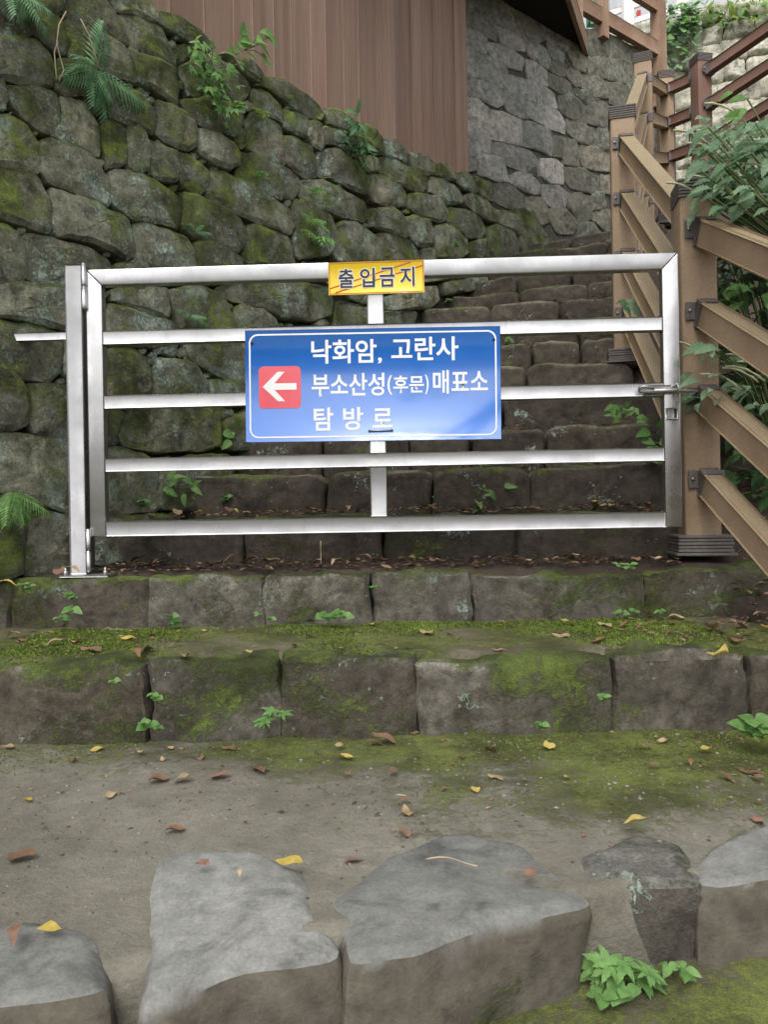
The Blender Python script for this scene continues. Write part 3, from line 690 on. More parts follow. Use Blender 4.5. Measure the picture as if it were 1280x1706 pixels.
# ------------------------------------------------------------------ brown railing of the stair
PW = .135
def post(parent, base, h, yaw, mat=M_WOOD, capm=M_TRIM, ztop=None, trim=True):
    ax = Vector((math.cos(yaw), math.sin(yaw), 0)); ay = Vector((-ax.y, ax.x, 0))
    c = base + UP * (h / 2)
    o = obj('post', autosm(boxmesh('post', c, ax * PW / 2, ay * PW / 2, UP * (h / 2), .009, 3)), mat, parent)
    cap = []
    for i in range(6):
        cap.append(boxmesh('c', base + UP * (h + .003 - i * .0125), ax * (PW / 2 + .006), ay * (PW / 2 + .006), UP * .0045, .0015, 1))
    obj('cap', join('cap', cap), capm, o)
    if trim:
        tr = []
        for i in range(6):
            e = .032 + (.012 if i < 1 else 0)
            tr.append(boxmesh('t', base + UP * (.012 + i * .0135), ax * (PW / 2 + e + .003 * (i % 2)), ay * (PW / 2 + e + .003 * (i % 2)), UP * .0055, .0015, 1))
        obj('base_trim', join('base_trim', tr), capm, o)
    return o, ax, ay
def rail(parent, a, b, na, nb, mat=M_WOOD, w=.06, h=.088):
    """rail between post centres a, b; na, nb: bracket wanted at that end"""
    d = (b - a); d.normalize(); hd = Vector((d.x, d.y, 0)).normalized(); c = max(.35, math.hypot(d.x, d.y))
    k = PW / 2 / c
    p, q = a + d * (k + .002), b - d * (k + .002)
    o = obj('rail', beam('rail', p, q, w, h, .008), mat, parent)
    s = Vector((hd.y, -hd.x, 0))
    for on, e, sg in ((na, p, 1), (nb, q, -1)):
        if not on: continue
        parts = [beam('b', e - d * (.002 * sg), e + d * (.042 * sg), w + .012, h + .012, .002)]
        for t in (-1, 1): parts.append(boxmesh('b', e - hd * sg * .0 + s * t * (w / 2 + .018) + UP * .005, s * .022, hd * .003, UP * .034, .001, 1))
        br = obj('bracket', join('bracket', parts), M_BRACKET, o)
        sc = e + s * (-1 if s.x > 0 else 1) * (w / 2 + .026) - hd * 0 + hd * sg * .004 + UP * .006
        obj('screw', tube('screw', [sc, sc + hd * sg * .006], .006, 8), M_GALV, o)
    return o
P1 = at(1167, 926, 3.04); P2 = at(1044, 610, 4.42); 
def base_from_top(px, py, d, h): q = at(px, py, d); return Vector((q.x, q.y, q.z - h))
HP = 1.46
P1 = Vector((P1.x, P1.y, P1.z)); P3 = base_from_top(1072, 96, 6.15, HP); P4 = base_from_top(1108, 124, 7.35, HP); P5 = base_from_top(1168, 96, 7.0, HP); P6 = base_from_top(1345, -30, 6.2, HP)
P0 = P1 + Vector((.06, -1.62, -.56 * 1.62)); 
rl = thing('stair_railing', 'brown composite post and rail fence climbing the open side of the stair', 'railing', Vector((P1.x, P1.y, P1.z)))
pts_ = [(P0, 0), (P1, R(-9)), (P2, R(-14)), (P3, R(-22)), (P4, R(-8))]
for p, yaw in pts_: post(rl, p, HP, yaw)
RH = (1.30, .985, .655, .335)
for (a, _), (b, _) in zip(pts_, pts_[1:]):
    for h in RH: rail(rl, a + UP * h, b + UP * h, True, True)
rl2 = thing('upper_railing', 'darker brown post and rail fence of the upper flight beyond the stair bend', 'railing', Vector((P5.x, P5.y, P5.z)))
post(rl2, P5, HP, R(10), M_WOODDK, M_BRACKET); post(rl2, P6, HP, R(20), M_WOODDK, M_BRACKET)
for h in RH:
    rail(rl2, P4 + UP * h, P5 + UP * h, False, True, M_WOODDK); rail(rl2, P5 + UP * h, P6 + UP * h, True, True, M_WOODDK)

# ------------------------------------------------------------------ gate
GL = at(145, 452, 2.95); GR = at(1128, 423, 2.87); gu = GR - GL; gu.z = 0; GW_ = gu.length; gu.normalize(); gn = Vector((gu.y, -gu.x, 0))
GB = Vector((GL.x, GL.y, 0))
def g(u, z, f=0.0): return GB + gu * u + gn * f + Vector((0, 0, Z(z)))
FT, FB = .945, -.075; FW = .062; FD = .04
gate = thing('metal_gate', 'stainless steel tube gate closed across the stair', 'gate', g(GW_ / 2, FB))
def gbar(name, u0, u1, z0, z1, fd=FD, f=0.0, bev=.005, parent=None, mat=M_STEEL):
    return obj(name, autosm(boxmesh(name, g((u0 + u1) / 2, (z0 + z1) / 2, f), gu * (u1 - u0) / 2, gn * fd / 2, UP * (z1 - z0) / 2, bev, 3)), mat, parent or gate)
def mitre(name, vts, f0, f1):   # quadrilateral tube side with mitred ends
    v = [g(u, z, f0) for u, z in vts] + [g(u, z, f1) for u, z in vts]
    bm = bmesh.new(); bv = [bm.verts.new(p) for p in v]
    for q in ((0, 1, 2, 3), (7, 6, 5, 4), (0, 4, 5, 1), (1, 5, 6, 2), (2, 6, 7, 3), (3, 7, 4, 0)): bm.faces.new([bv[i] for i in q])
    bmesh.ops.recalc_face_normals(bm, faces=bm.faces)
    bmesh.ops.bevel(bm, geom=bm.edges[:], offset=.0045, segments=3, affect='EDGES', profile=.5)
    me = bpy.data.meshes.new(name); bm.to_mesh(me); bm.free(); me.shade_smooth(); autosm(me)
    return obj(name, me, M_STEEL, gate)
e = .0006
mitre('top_rail', [(0 + e, FT), (GW_ - e, FT), (GW_ - FW - e, FT - FW), (FW + e, FT - FW)], -FD / 2, FD / 2)
mitre('stile', [(0, FT - e), (FW, FT - FW - e), (FW, FB), (0, FB)], -FD / 2, FD / 2)
mitre('stile', [(GW_, FT - e), (GW_, FB), (GW_ - FW, FB), (GW_ - FW, FT - FW - e)], -FD / 2, FD / 2)
gbar('bottom_rail', FW + .001, GW_ - FW - .001, FB, FB + .058)
for z in (.658, .413, .172): gbar('rail', FW + .001, GW_ - FW - .001, z, z + .05, .035, -.0015, .004)
def upx(px, z): # gate coordinate of a pixel
    q = onp(px, 853 - 0, Vector(g(0, 0)), gn); return (q - GB).dot(gu)
cu = upx(632, 0)
gbar('centre_stile', cu - .031, cu + .031, .7085, FT - FW - .001, .035, 0)
gbar('centre_stile', cu - .031, cu + .031, .2225, .4125, .035, 0)
gbar('centre_stile', cu - .031, cu + .031, FB + .0585, .1715, .035, .0)
gbar('centre_stile', cu - .031, cu + .031, .4635, .6575, .035, 0)
# gate post
gp_ = thing('gate_post', 'stainless steel hinge post bolted to the kerb stone beside the wall', 'post', g(-.045, -.225))
def pbar(name, *a, **k): return gbar(name, *a, parent=gp_, **k)
pbar('post_tube', -.072, -.008, -.218, .962, fd=.068, f=-.004, bev=.006)
pbar('wall_bar', -.292, -.0725, .678, .706, fd=.028, f=.014, bev=.002)
bp = pbar('base_plate', -.10, .085, -.226, -.218, fd=.13, f=.0, bev=.002, mat=M_GALV)
for u, f in ((-.085, .045), (.068, .045)):
    obj('bolt', tube('bolt', [g(u, -.218, f), g(u, -.203, f)], .008, 6), M_GALV, gp_); obj('bolt', tube('bolt', [g(u, -.218, f), g(u, -.19, f)], .0045, 6), M_GALV, gp_)
for z0, z1 in ((.79, .965), (-.21, -.045)):
    for a, b in ((z0, (z0 + z1) / 2 - .001), ((z0 + z1) / 2 + .001, z1)):
        obj('hinge_barrel', tube('hinge_barrel', [g(-.003, a, FD / 2 + .006), g(-.003, a + .008, FD / 2 + .006), g(-.003, b, FD / 2 + .006)], [.008, .0105, .0105], 14), M_STEEL, gp_)
# latch
lt = at(1066, 652, 2.835); l2 = at(1128, 650, 2.83); l3 = at(1163, 652, 2.86)
bolt_ = obj('latch_bolt', tube('latch_bolt', [lt, l2, l3], [.009, .008, .004], 8), M_GALV, gate)
obj('latch_plate', boxmesh('latch_plate', g(GW_ - .09, .435, FD / 2 + .006), gu * .05, gn * .004, UP * .016, .002), M_STEEL, gate)
obj('latch_hook', tube('latch_hook', [lt + Vector((0, 0, 0)), lt + Vector((-.004, -.012, .012)), lt + Vector((.012, -.016, .016)), lt + Vector((.05, -.014, .008))], .005, 8), M_GALV, gate)
obj('latch_loop', tube('latch_loop', [l2 + Vector((0, -.01, -.02)), l2 + Vector((.004, -.016, 0)), l2 + Vector((.002, -.01, .022)), l2 + Vector((.0, .012, .018))], .005, 8), M_GALV, gate)
obj('lock_box', boxmesh('lock_box', g(GW_ - .036, .345, FD / 2 + .007), gu * .02, gn * .007, UP * .021, .002), M_STEEL, gate)
obj('lock_slot', boxmesh('lock_slot', g(GW_ - .026, .345, FD / 2 + .0155), gu * .005, gn * .002, UP * .016, .001), M_BLACK, gate)

# ------------------------------------------------------------------ signs
def textmesh(body, u0, u1, z0, z1, P, ux, uz, lift, bold=.018):
    c = bpy.data.curves.new('lettering', 'FONT'); c.body = body; c.offset = bold; c.resolution_u = 3
    to = bpy.data.objects.new('lettering_tmp', c); COL.objects.link(to)
    dg = bpy.context.evaluated_depsgraph_get(); dg.update()
    me = bpy.data.meshes.new_from_object(to.evaluated_get(dg)); bpy.data.objects.remove(to)
    xs = [v.co.x for v in me.vertices]; ys = [v.co.y for v in me.vertices]
    x0, x1, y0, y1 = min(xs), max(xs), min(ys), max(ys)
    for v in me.vertices:
        a = u0 + (v.co.x - x0) / (x1 - x0) * (u1 - u0); b = z0 + (v.co.y - y0) / (y1 - y0) * (z1 - z0)
        v.co = P + ux * a + uz * b + gn * lift
    me.name = 'lettering'; me.materials.clear()
    return me
def rrect(u0, u1, z0, z1, r, n=8):
    out = []
    for cx, cz, a0 in ((u1 - r, z1 - r, 0), (u0 + r, z1 - r, 90), (u0 + r, z0 + r, 180), (u1 - r, z0 + r, 270)):
        for k in range(n + 1):
            a = R(a0 + 90 * k / n); out.append((cx + r * math.cos(a), cz + r * math.sin(a)))
    return out
def flat(name, outline, P, ux, uz, lift, mat, parent, th=.0006):
    n = len(outline); v = [P + ux * u + uz * z + gn * lift for u, z in outline] + [P + ux * u + uz * z + gn * (lift - th) for u, z in outline]
    f = [tuple(range(n)), tuple(range(2 * n - 1, n - 1, -1))] + [(i, n + i, n + (i + 1) % n, (i + 1) % n) for i in range(n)]
    me = mesh(name, v, f)
    bm = bmesh.new(); bm.from_mesh(me); bmesh.ops.recalc_face_normals(bm, faces=bm.faces); bm.to_mesh(me); bm.free()
    return obj(name, me, mat, parent)
def ringflat(name, o1, o2, P, ux, uz, lift, mat, parent):
    n = len(o1); v = [P + ux * u + uz * z + gn * lift for u, z in o1 + o2]
    return obj(name, mesh(name, v, [(i, (i + 1) % n, n + (i + 1) % n, n + i) for i in range(n)]), mat, parent)
SP = g(0, 0, FD / 2 + .004)
def sp(px, py): return onp(px, py, SP, gn)
bl, br_, tl_ = sp(410, 737), sp(835.5, 731.5), sp(407, 551)
ux = (br_ - bl); SW = ux.length; ux.normalize(); uz = gn.cross(ux); uz = uz if uz.z > 0 else -uz; SH = (tl_ - bl).dot(uz)
sign = thing('direction_sign', 'blue Korean direction sign with red arrow square fixed to the gate', 'sign', bl)
obj('panel', boxmesh('panel', bl + ux * SW / 2 + uz * SH / 2, ux * SW / 2, gn * .002, uz * SH / 2, .0008, 1), M_BLUE, sign)
SO = bl
B = lambda a, m=0: rrect((.0145 + m) , SW - .0145 - m, .0145 + m, SH - .0145 - m, .034 - m)
ringflat('border_line', B(0), B(0, .006), SO, ux, uz, .0028, M_WHITE, sign)
F = lambda u: u * SW
Fz = lambda v: (1 - v) * SH
sq = flat('arrow_square', rrect(F(.053), F(.219), Fz(.70), Fz(.325), .018), SO, ux, uz, .003, M_RED, sign)
def apt(x, y): return (F((x - 72) / 1140), Fz((y - 344) / 499))   # from the zoomed view of the sign
flat('arrow', [apt(150, 597), apt(218, 531), apt(249, 531), apt(202, 582), apt(302, 582), apt(302, 611), apt(203, 611), apt(250, 662), apt(219, 662)], SO, ux, uz, .0038, M_WHITE, sq)
def line(body, x0, x1, y0, y1, bold=.02):
    a, b = apt(x0, y1), apt(x1, y0)
    obj('lettering', textmesh(body, a[0], b[0], a[1], b[1], SO, ux, uz, .0030), M_WHITE, sign)
line('낙화암', 370, 662, 392, 498); 
line(',', 668, 686, 474, 502)
line('고란사', 728, 1026, 386, 492)
line('부소산성', 370, 696, 542, 644)
line('(', 709, 730, 554, 640); line('후문', 736, 872, 556, 634); line(')', 877, 893, 554, 640)
line('매표소', 912, 1156, 535, 640)
line('탐', 378, 466, 692, 796); line('방', 510, 600, 692, 796); line('로', 642, 730, 700, 786)
for px, py in ((420, 572), (823, 566)):
    q = sp(px, py); obj('screw', tube('screw', [q + gn * .002, q + gn * .006], .0055, 10), M_BLACK, sign)
wa, wb = sp(616, 718), sp(653, 717)
obj('wire_tie', tube('wire_tie', [wa - gn * .004, wa + gn * .005, wa.lerp(wb, .5) + gn * .006, wb + gn * .005, wb - gn * .004], .0028, 8), M_GALV, sign)
for q in (wa, wb): obj('screw', tube('screw', [q + gn * .002, q + gn * .0055], .005, 10), M_BLACK, sign)
YP = g(0, 0, FD / 2 + .0025)
yb, yr, yt = onp(548, 492, YP, gn), onp(707.5, 487, YP, gn), onp(547, 438, YP, gn)
vx = yr - yb; YW = vx.length; vx.normalize(); vz = gn.cross(vx); vz = vz if vz.z > 0 else -vz; YH = (yt - yb).dot(vz)
ys = thing('warning_sign', 'small yellow no entry sign with red diagonal lines on the top rail', 'sign', yb)
obj('panel', boxmesh('panel', yb + vx * YW / 2 + vz * YH / 2, vx * YW / 2, gn * .0015, vz * YH / 2, .0006, 1), M_YELLOW, ys)
q0 = lambda m: [(m, m), (YW - m, m), (YW - m, YH - m), (m, YH - m)]
ringflat('border_line', q0(.003), q0(.0055), yb, vx, vz, .0021, M_REDLINE, ys)
for (a, b, c, d) in ((.01, .025, .80, .97), (.02, -.0, .99, .80)):
    pass
def diag(x0, z0, x1, z1, w=.0045):
    flat('diagonal_line', [(x0, z0), (x1, z1), (x1, z1 + w), (x0, z0 + w)], yb, vx, vz, .0023, M_REDLINE, ys, .0004)
diag(.006, .022, YW * .86, YH - .010); diag(YW * .07, .006, YW - .006, YH * .80)
def halo(body, u0, u1, z0, z1):
    obj('lettering_outline', textmesh(body, u0 * YW - .002, u1 * YW + .002, z0 * YH - .002, z1 * YH + .002, yb, vx, vz, .0027, .045), M_WHITE, ys)
    obj('lettering', textmesh(body, u0 * YW, u1 * YW, z0 * YH, z1 * YH, yb, vx, vz, .0033, .02), M_INK, ys)
for ch, a, b in (('출', .105, .265), ('입', .33, .485), ('금', .535, .695), ('지', .75, .90)): halo(ch, a, b, .20, .80)

# ------------------------------------------------------------------ leaf shapes
def leaf_strip(n, wfn, fold=.25, droop=.25, teeth=0.0, ang=0.0, L=1.0, off=Vector((0, 0, 0)), seed=0):
    V = []; Fc = []; rr = random.Random(seed); ca, sa = math.cos(ang), math.sin(ang)
    for i in range(n + 1):
        s = i / n; w = wfn(s); 
        if teeth and i % 2 and 0 < i < n: w *= 1 - teeth
        z = -droop * s * s
        for y in (-w, 0, w):
            x = s * L + (abs(y) * .25 if teeth else 0) * (1 if i % 2 else .2)
            zz = z + fold * abs(y) + rr.uniform(-.012, .012)
            V.append(Vector((x * ca - y * sa, x * sa + y * ca, zz)) + off)
    for i in range(n):
        b = i * 3; Fc += [(b, b + 3, b + 4, b + 1), (b + 1, b + 4, b + 5, b + 2)]
    return V, Fc
def merge(parts):
    V = []; Fc = []
    for v, f in parts:
        b = len(V); V += v; Fc += [tuple(i + b for i in q) for q in f]
    return V, Fc
def ov(wmax, p=.42): return lambda s: wmax * max(0, math.sin(math.pi * s ** (.62 if p < .5 else 1))) ** .85 + .003
def mk(name, mats, parts):
    v, f = merge(parts); out = []
    for m in mats:
        me = mesh(name, v, f, True); me.materials.append(m); out.append(me)
    return out
OVATE = {}
def fam(key, builder):
    for m in (M_LEAF, M_LEAFB, M_LEAFD, M_LEAFY, M_FERN):
        v, f = merge(builder()); me = mesh(key, v, f, True); me.materials.append(m); LIB[(key, m.name)] = me
LIB = {}
fam('ovate_leaf', lambda: [leaf_strip(6, ov(.30), .3, .22)])
fam('round_leaf', lambda: [leaf_strip(6, ov(.42), .15, .15)])
fam('narrow_leaf', lambda: [leaf_strip(14, ov(.17), .2, .5, .45)])
fam('serrate_leaf', lambda: [leaf_strip(14, ov(.27), .28, .35, .38)])
fam('lobed_leaf', lambda: [leaf_strip(8, ov(.22), .2, .25, .3, 0, 1.0), leaf_strip(8, ov(.2), .2, .25, .3, R(52), .78, Vector((.02, 0, .004))), leaf_strip(8, ov(.2), .2, .25, .3, R(-52), .78, Vector((.02, 0, .008)))])
def pinnate(n=13, wid=.34, lob=.5, wp_=.036):
    parts = [leaf_strip(10, lambda s: .012 * (1 - s) + .004, .0, .35)]
    for i in range(n):
        s = .06 + .92 * i / n; L = wid * math.sin(math.pi * (.12 + .86 * s) ** .75) + .02; z = -.35 * s * s
        for sg in (-1, 1):
            parts.append(leaf_strip(6, lambda t, L=L: max(.003, wp_ * math.sin(math.pi * t ** .55)), .15, .25, lob, sg * R(66 - 22 * s), L, Vector((s, sg * .006, z + .004))))
    return parts
fam('fern_frond', pinnate)
fam('bipinnate_leaf', lambda: pinnate(5, .42, .45, .07))
def dead(seed):
    r_ = random.Random(seed); V, Fc = leaf_strip(7, ov(r_.uniform(.2, .34)), r_.uniform(-.3, .7), r_.uniform(-.5, .5), 0, 0, 1, seed=seed)
    for v in V: v.x -= .5; v.z += .06 * math.sin(v.x * 7 + seed) + .05 * math.sin(v.y * 12 + seed)
    zm = min(v.z for v in V)
    for v in V: v.z -= zm
    return V, Fc
for m in (M_DYEL, M_DTAN, M_DBRN, M_DRED):
    for k in range(5):
        v, f = dead(k); me = mesh('fallen_leaf', v, f, True); me.materials.append(m); LIB[('dead', m.name, k)] = me
def leafobj(parent, key, mat, p, d, size, upv=UP, roll=0.0, name='leaf'):
    d = d.normalized()
    if abs(d.dot(upv)) > .97: upv = Vector((0, -1, .3))
    M = frame(p, d, upv) @ Matrix.Rotation(roll, 4, 'X') @ Matrix.Scale(size, 4)
    return obj(name, LIB[(key, mat.name)], None, parent, None, M)
def curve_pts(p, d, L, sag, n=6, side=Vector((0, 0, 0))):
    return [p + d * (L * i / n) + Vector((0, 0, -sag * (i / n) ** 2)) + side * ((i / n) ** 2) for i in range(n + 1)]
def seedling(p, out, label, group, size=.05, key='ovate_leaf', mat=M_LEAF, nst=2, rs=0, cat='plant', name='seedling', spread=.8):
    r_ = random.Random(rs); t = thing(name, label, cat, p, group)
    for k in range(nst):
        a = r_.uniform(-1, 1) * spread
        lat = Vector((out.y, -out.x, 0)).normalized() if out.xy.length > .05 else Vector((1, 0, 0))
        d = (out * r_.uniform(.25, .8) + UP * r_.uniform(.6, 1.0) + lat * a).normalized()
        L = size * r_.uniform(.9, 1.8); pts = curve_pts(p, d, L, size * .25)
        obj('stem', tube('stem', pts, max(.0012, size * .025), 5), M_STEM, t)
        nl = r_.choice((3, 3, 4))
        for j in range(nl):
            q = pts[-1] if j < 3 else pts[3]
            ang = j * 2.1 + r_.uniform(-.4, .4)
            ld = Vector((math.cos(ang), math.sin(ang), r_.uniform(-.25, .35))) + out * .5
            leafobj(t, key, mat, q, ld, size * r_.uniform(.7, 1.15), (UP + out * .6).normalized(), r_.uniform(-.4, .4))
    return t
def fern(p, out, label, n=5, size=.25, mat=M_FERN, key='fern_frond', rs=0, group=None, name='fern', dirs=None, droop=.0):
    r_ = random.Random(rs); t = thing(name, label, 'fern', p, group)
    lat = Vector((0, 0, 1)).cross(out).normalized()
    for k in range(n):
        a = (k + .5) / n * 2 - 1 + r_.uniform(-.15, .15)
        d = dirs[k] if dirs else out * .7 + lat * a * 1.1 + UP * (r_.uniform(-.1, .6) - droop)
        leafobj(t, key, mat, p, d, size * r_.uniform(.7, 1.1), (UP * .6 + out * .8).normalized(), r_.uniform(-.3, .3), 'frond')
    return t
def wp(px, py, f=.03): return onp(px, py, W0, WN) + WN * f

# ---- plants on the dry wall
big = fern(wp(152, 122), WN, 'large fern with long drooping fronds growing out of the upper wall', 0, .3)
rgt = A
for d, s in ((-rgt * 1.0 - UP * .55 + WN * .5, .21), (rgt * 1.0 - UP * .12 + WN * .4, .25), (-UP * 1.0 - rgt * .2 + WN * .5, .18), (UP * .9 + rgt * .1 + WN * .4, .22), (-rgt * .7 - UP * .15 + WN * .7, .18), (-UP * .8 + rgt * .35 + WN * .6, .14), (-UP * 1.2 + rgt * .45 + WN * .3, .22)):
    leafobj(big, 'fern_frond', M_FERN, wp(152, 122), d, s, (WN + UP * .4).normalized(), 0, 'frond')
for pl in ([(98, 28), (86, 50), (82, 80), (88, 105), (94, 125), (86, 142)], [(84, 78), (78, 95), (80, 120), (82, 140)], [(122, 40), (135, 65), (145, 95), (152, 122)]):
    obj('dry_stem', tube('dry_stem', [wp(x, y, .05) for x, y in pl], .0028, 5), M_DRY, big)
fern(wp(18, -6), WN, 'fern drooping over the dark stone at the wall head', 6, .16, rs=3, droop=.7)
fern(wp(18, 822), (WN - UP * .2).normalized(), 'bright green fern low on the wall beside the gate post', 5, .14, M_LEAF, rs=4, droop=.8)
fern(wp(318, 390), WN, 'tiny fern in a joint above the top rail', 3, .075, rs=5)
fern(wp(306, 528), WN, 'dark fern hanging from a wall joint behind the gate', 4, .11, rs=6, droop=.4)
for (x, y, s, k) in ((512, 322, .10, 11), (512, 372, .12, 12), (515, 396, .15, 13)):
    fern(wp(x, y), WN, 'light green ferns in the wall joint above the yellow sign', 6, s, M_LEAF, 'bipinnate_leaf', k, 'ferns in one wall joint', droop=.3)
fern(wp(425, 190), WN, 'yellow green moss fern tuft in an upper wall joint', 7, .075, M_LEAFY, 'bipinnate_leaf', 14, droop=.4)
def bushy(p, out, label, n, size, key, mat, rs, spread=.16, name='wall_plant', cat='plant', hang=0.0):
    r_ = random.Random(rs); t = thing(name, label, cat, p); lat = UP.cross(out).normalized()
    for k in range(n):
        e = p + lat * r_.uniform(-1, 1) * spread + UP * (r_.uniform(-1, 1) * spread * .8 - hang) + out * r_.uniform(.02, .1)
        if k % 2 == 0: obj('stem', tube('stem', [p, p.lerp(e, .5) + out * .02, e], .0022, 5), M_STEM, t)
        d = out * .3 + lat * r_.uniform(-1, 1) + UP * r_.uniform(-.9, .3)
        leafobj(t, key, mat, e, d, size * r_.uniform(.7, 1.25), (UP * .6 + out * 1.3).normalized(), r_.uniform(-.5, .5))
    return t
bushy(wp(335, 125), WN, 'leafy green plant with lobed leaves hanging down the upper wall', 40, .062, 'lobed_leaf', M_LEAF, 21, .16, hang=.02)
bushy(wp(345, 185), WN, 'small trailing plant with lobed leaves below the leafy one on the wall', 16, .05, 'lobed_leaf', M_LEAF, 22, .08)
bushy(wp(400, 88), WN, 'broad leaved plant on the wall top against the timber screen', 13, .105, 'ovate_leaf', M_LEAF, 23, .12)
bushy(wp(570, 222), WN, 'pale green plant spreading over the wall top before the timber screen', 26, .095, 'serrate_leaf', M_FERN, 24, .15)
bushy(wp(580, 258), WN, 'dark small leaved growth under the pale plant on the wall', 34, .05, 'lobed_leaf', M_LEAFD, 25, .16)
for k, (x, y) in enumerate(((752, 418), (735, 506), (420, 300))):
    seedling(wp(x, y, .02), WN, 'tiny green sprout in a joint of the dry stone wall', 'sprouts in the dry wall', .04, 'round_leaf', M_LEAF, 2, 30 + k)

# ---- seedlings around the steps
def front_pt(px, py, d): return at(px, py, d)
OUT = Vector((0, -1, 0))
for k, (x, y, s, ky) in enumerate(((108, 1036, .05, 'ovate_leaf'), (283, 1042, .035, 'round_leaf'), (195, 1056, .025, 'round_leaf'), (443, 1034, .025, 'round_leaf'), (620, 984, .02, 'round_leaf'), (1030, 1026, .025, 'round_leaf'), (1062, 1026, .022, 'round_leaf'), (1095, 1024, .022, 'round_leaf'), (118, 1000, .03, 'round_leaf'), (38, 985, .03, 'round_leaf'))):
    lb = {0: 'larger two stemmed sprout at the kerb foot below the gate post', 8: 'small sprout on the kerb face just under the gate post', 9: 'small sprout on the kerb face under the wall bar'}.get(k)
    gr = None if lb else ('sprouts in a row under the railing post' if x > 1000 else 'sprouts under the gate kerb')
    seedling(at(x, y, 2.80), OUT, lb or ('one of three tiny sprouts in a row at the kerb foot under the railing post' if x > 1000 else 'tiny round leaved sprout at the kerb foot under the gate rails'), gr, s, ky, M_LEAF, 2, 40 + k)
seedling(at(548, 1034, 2.79), OUT, 'round leaved green seedling at the kerb below the blue sign', None, .05, 'round_leaf', M_LEAF, 4, 55, spread=1.2)
for k, (x, y, s) in enumerate(((236, 1216, .03), (265, 1218, .024), (205, 1142, .024), (262, 1172, .024), (900, 1216, .022), (1004, 1170, .02))):
    seedling(at(x, y, 2.17), OUT, 'tiny green sprout on the larger kerb stones', 'sprouts on the larger kerb', s, 'round_leaf', M_LEAF, 2, 60 + k)
seedling(at(450, 1208, 2.15), OUT, 'leafy seedling in the joint between two larger kerb stones', None, .034, 'lobed_leaf', M_LEAF, 4, 70)
seedling(onz(1030, 1628, Z(-.80)) , OUT, 'bright green lobed seedling under the lowest step blocks', None, .04, 'lobed_leaf', M_LEAF, 8, 71, spread=1.6)
seedling(onz(1008, 1662, Z(-.81)), OUT, 'bright small seedling on the mossy ground beside the lobed one', None, .028, 'round_leaf', M_LEAF, 3, 72)
seedling(onz(1122, 1626, Z(-.80)), OUT, 'tiny seedling below the joint of the lowest blocks', None, .03, 'ovate_leaf', M_LEAF, 2, 73)
seedling(onz(1272, 1228, Z(-.62)), OUT, 'green sprouting plant beside the end of the larger kerb', None, .05, 'round_leaf', M_LEAF, 6, 74)
seedling(onz(963, 925, Z(-.2)), OUT, 'green seedling in the leaf litter under the gate', None, .045, 'ovate_leaf', M_LEAF, 2, 75)
seedling(onz(1037, 950, Z(-.21)), OUT, 'clover like sprout in the litter near the fence post', None, .03, 'round_leaf', M_LEAF, 3, 76)
t1 = lambda px, py, d: at(px, py, d)
bushy(t1(295, 815, 3.55), OUT, 'green plant with toothed leaves in the stair corner behind the gate', 12, .075, 'serrate_leaf', M_LEAF, 80, .09, hang=.0)
bushy(t1(375, 742, 3.9), OUT, 'small leafy plant at the wall foot beside the blue sign', 8, .075, 'ovate_leaf', M_LEAF, 81, .09)
bushy(t1(818, 822, 3.55), OUT, 'broad leaved seedling on the first stair behind the gate', 9, .065, 'serrate_leaf', M_LEAF, 82, .07)
for k, (x, y, d, s) in enumerate(((372, 838, 3.6, .03), (440, 832, 3.6, .025), (240, 845, 3.4, .035), (735, 835, 3.55, .025), (930, 800, 3.6, .03), (810, 782, 3.6, .03), (845, 575, 4.6, .04))):
    seedling(at(x, y, d), OUT, 'tiny green sprout on the stair behind the gate', 'sprouts on the closed stair', s, 'round_leaf', M_LEAF, 2, 90 + k)
bushy(t1(962, 735, 3.95), OUT, 'thin green plant on the mossy stair behind the lower rails', 6, .06, 'ovate_leaf', M_LEAF, 100, .07)
bushy(t1(1045, 690, 3.9), OUT, 'toothed leaf plant on the mossy stair beside the railing', 9, .07, 'lobed_leaf', M_LEAF, 101, .1)
bushy(t1(1085, 738, 3.5), OUT, 'long leaved plant at the foot of the railing behind the gate', 9, .075, 'ovate_leaf', M_LEAF, 102, .08)
bushy(t1(1028, 505, 4.15), OUT, 'single large green leaf sticking out beside the second post', 2, .16, 'serrate_leaf', M_LEAFB, 103, .03)

# ---- right hand shrubs behind and over the railing
def shrub(name, label, roots, n, size, key, mat, box, dirm, rs, spikes=0):
    r_ = random.Random(rs); t = thing(name, label, 'shrub', roots)
    for k in range(n):
        px, py, d = r_.uniform(*box[0]), r_.uniform(*box[1]), r_.uniform(*box[2])
        p = at(px, py, d)
        if k % 3 == 0: obj('stem', tube('stem', [roots, roots.lerp(p, .6) + UP * .12, p], .0035, 5), M_STEM, t)
        dd = dirm + Vector((r_.uniform(-.7, .5), r_.uniform(-.7, .5), r_.uniform(-.6, .5)))
        leafobj(t, key, mat, p, dd, size * r_.uniform(.6, 1.25), (UP + Vector((-.2, -.5, 0))).normalized(), r_.uniform(-.6, .6))
    for k in range(spikes):
        px, py, d = r_.uniform(*box[0]), r_.uniform(box[1][0] - 10, box[1][1] - 20), r_.uniform(*box[2]); p = at(px, py, d)
        pts = [p + Vector((-.02 * i - .004 * i * r_.random(), 0, .02 * i - .0018 * i * i)) for i in range(7)]
        obj('flower_spike', tube('flower_spike', pts, [.0035 + .002 * (i % 2) for i in range(7)], 5), M_FLOWER, t)
    return t
M_FLOWER = plain('pale_flower', (.42, .43, .27), .8)
rt = Vector((2.15, 3.3, Z(.5)))
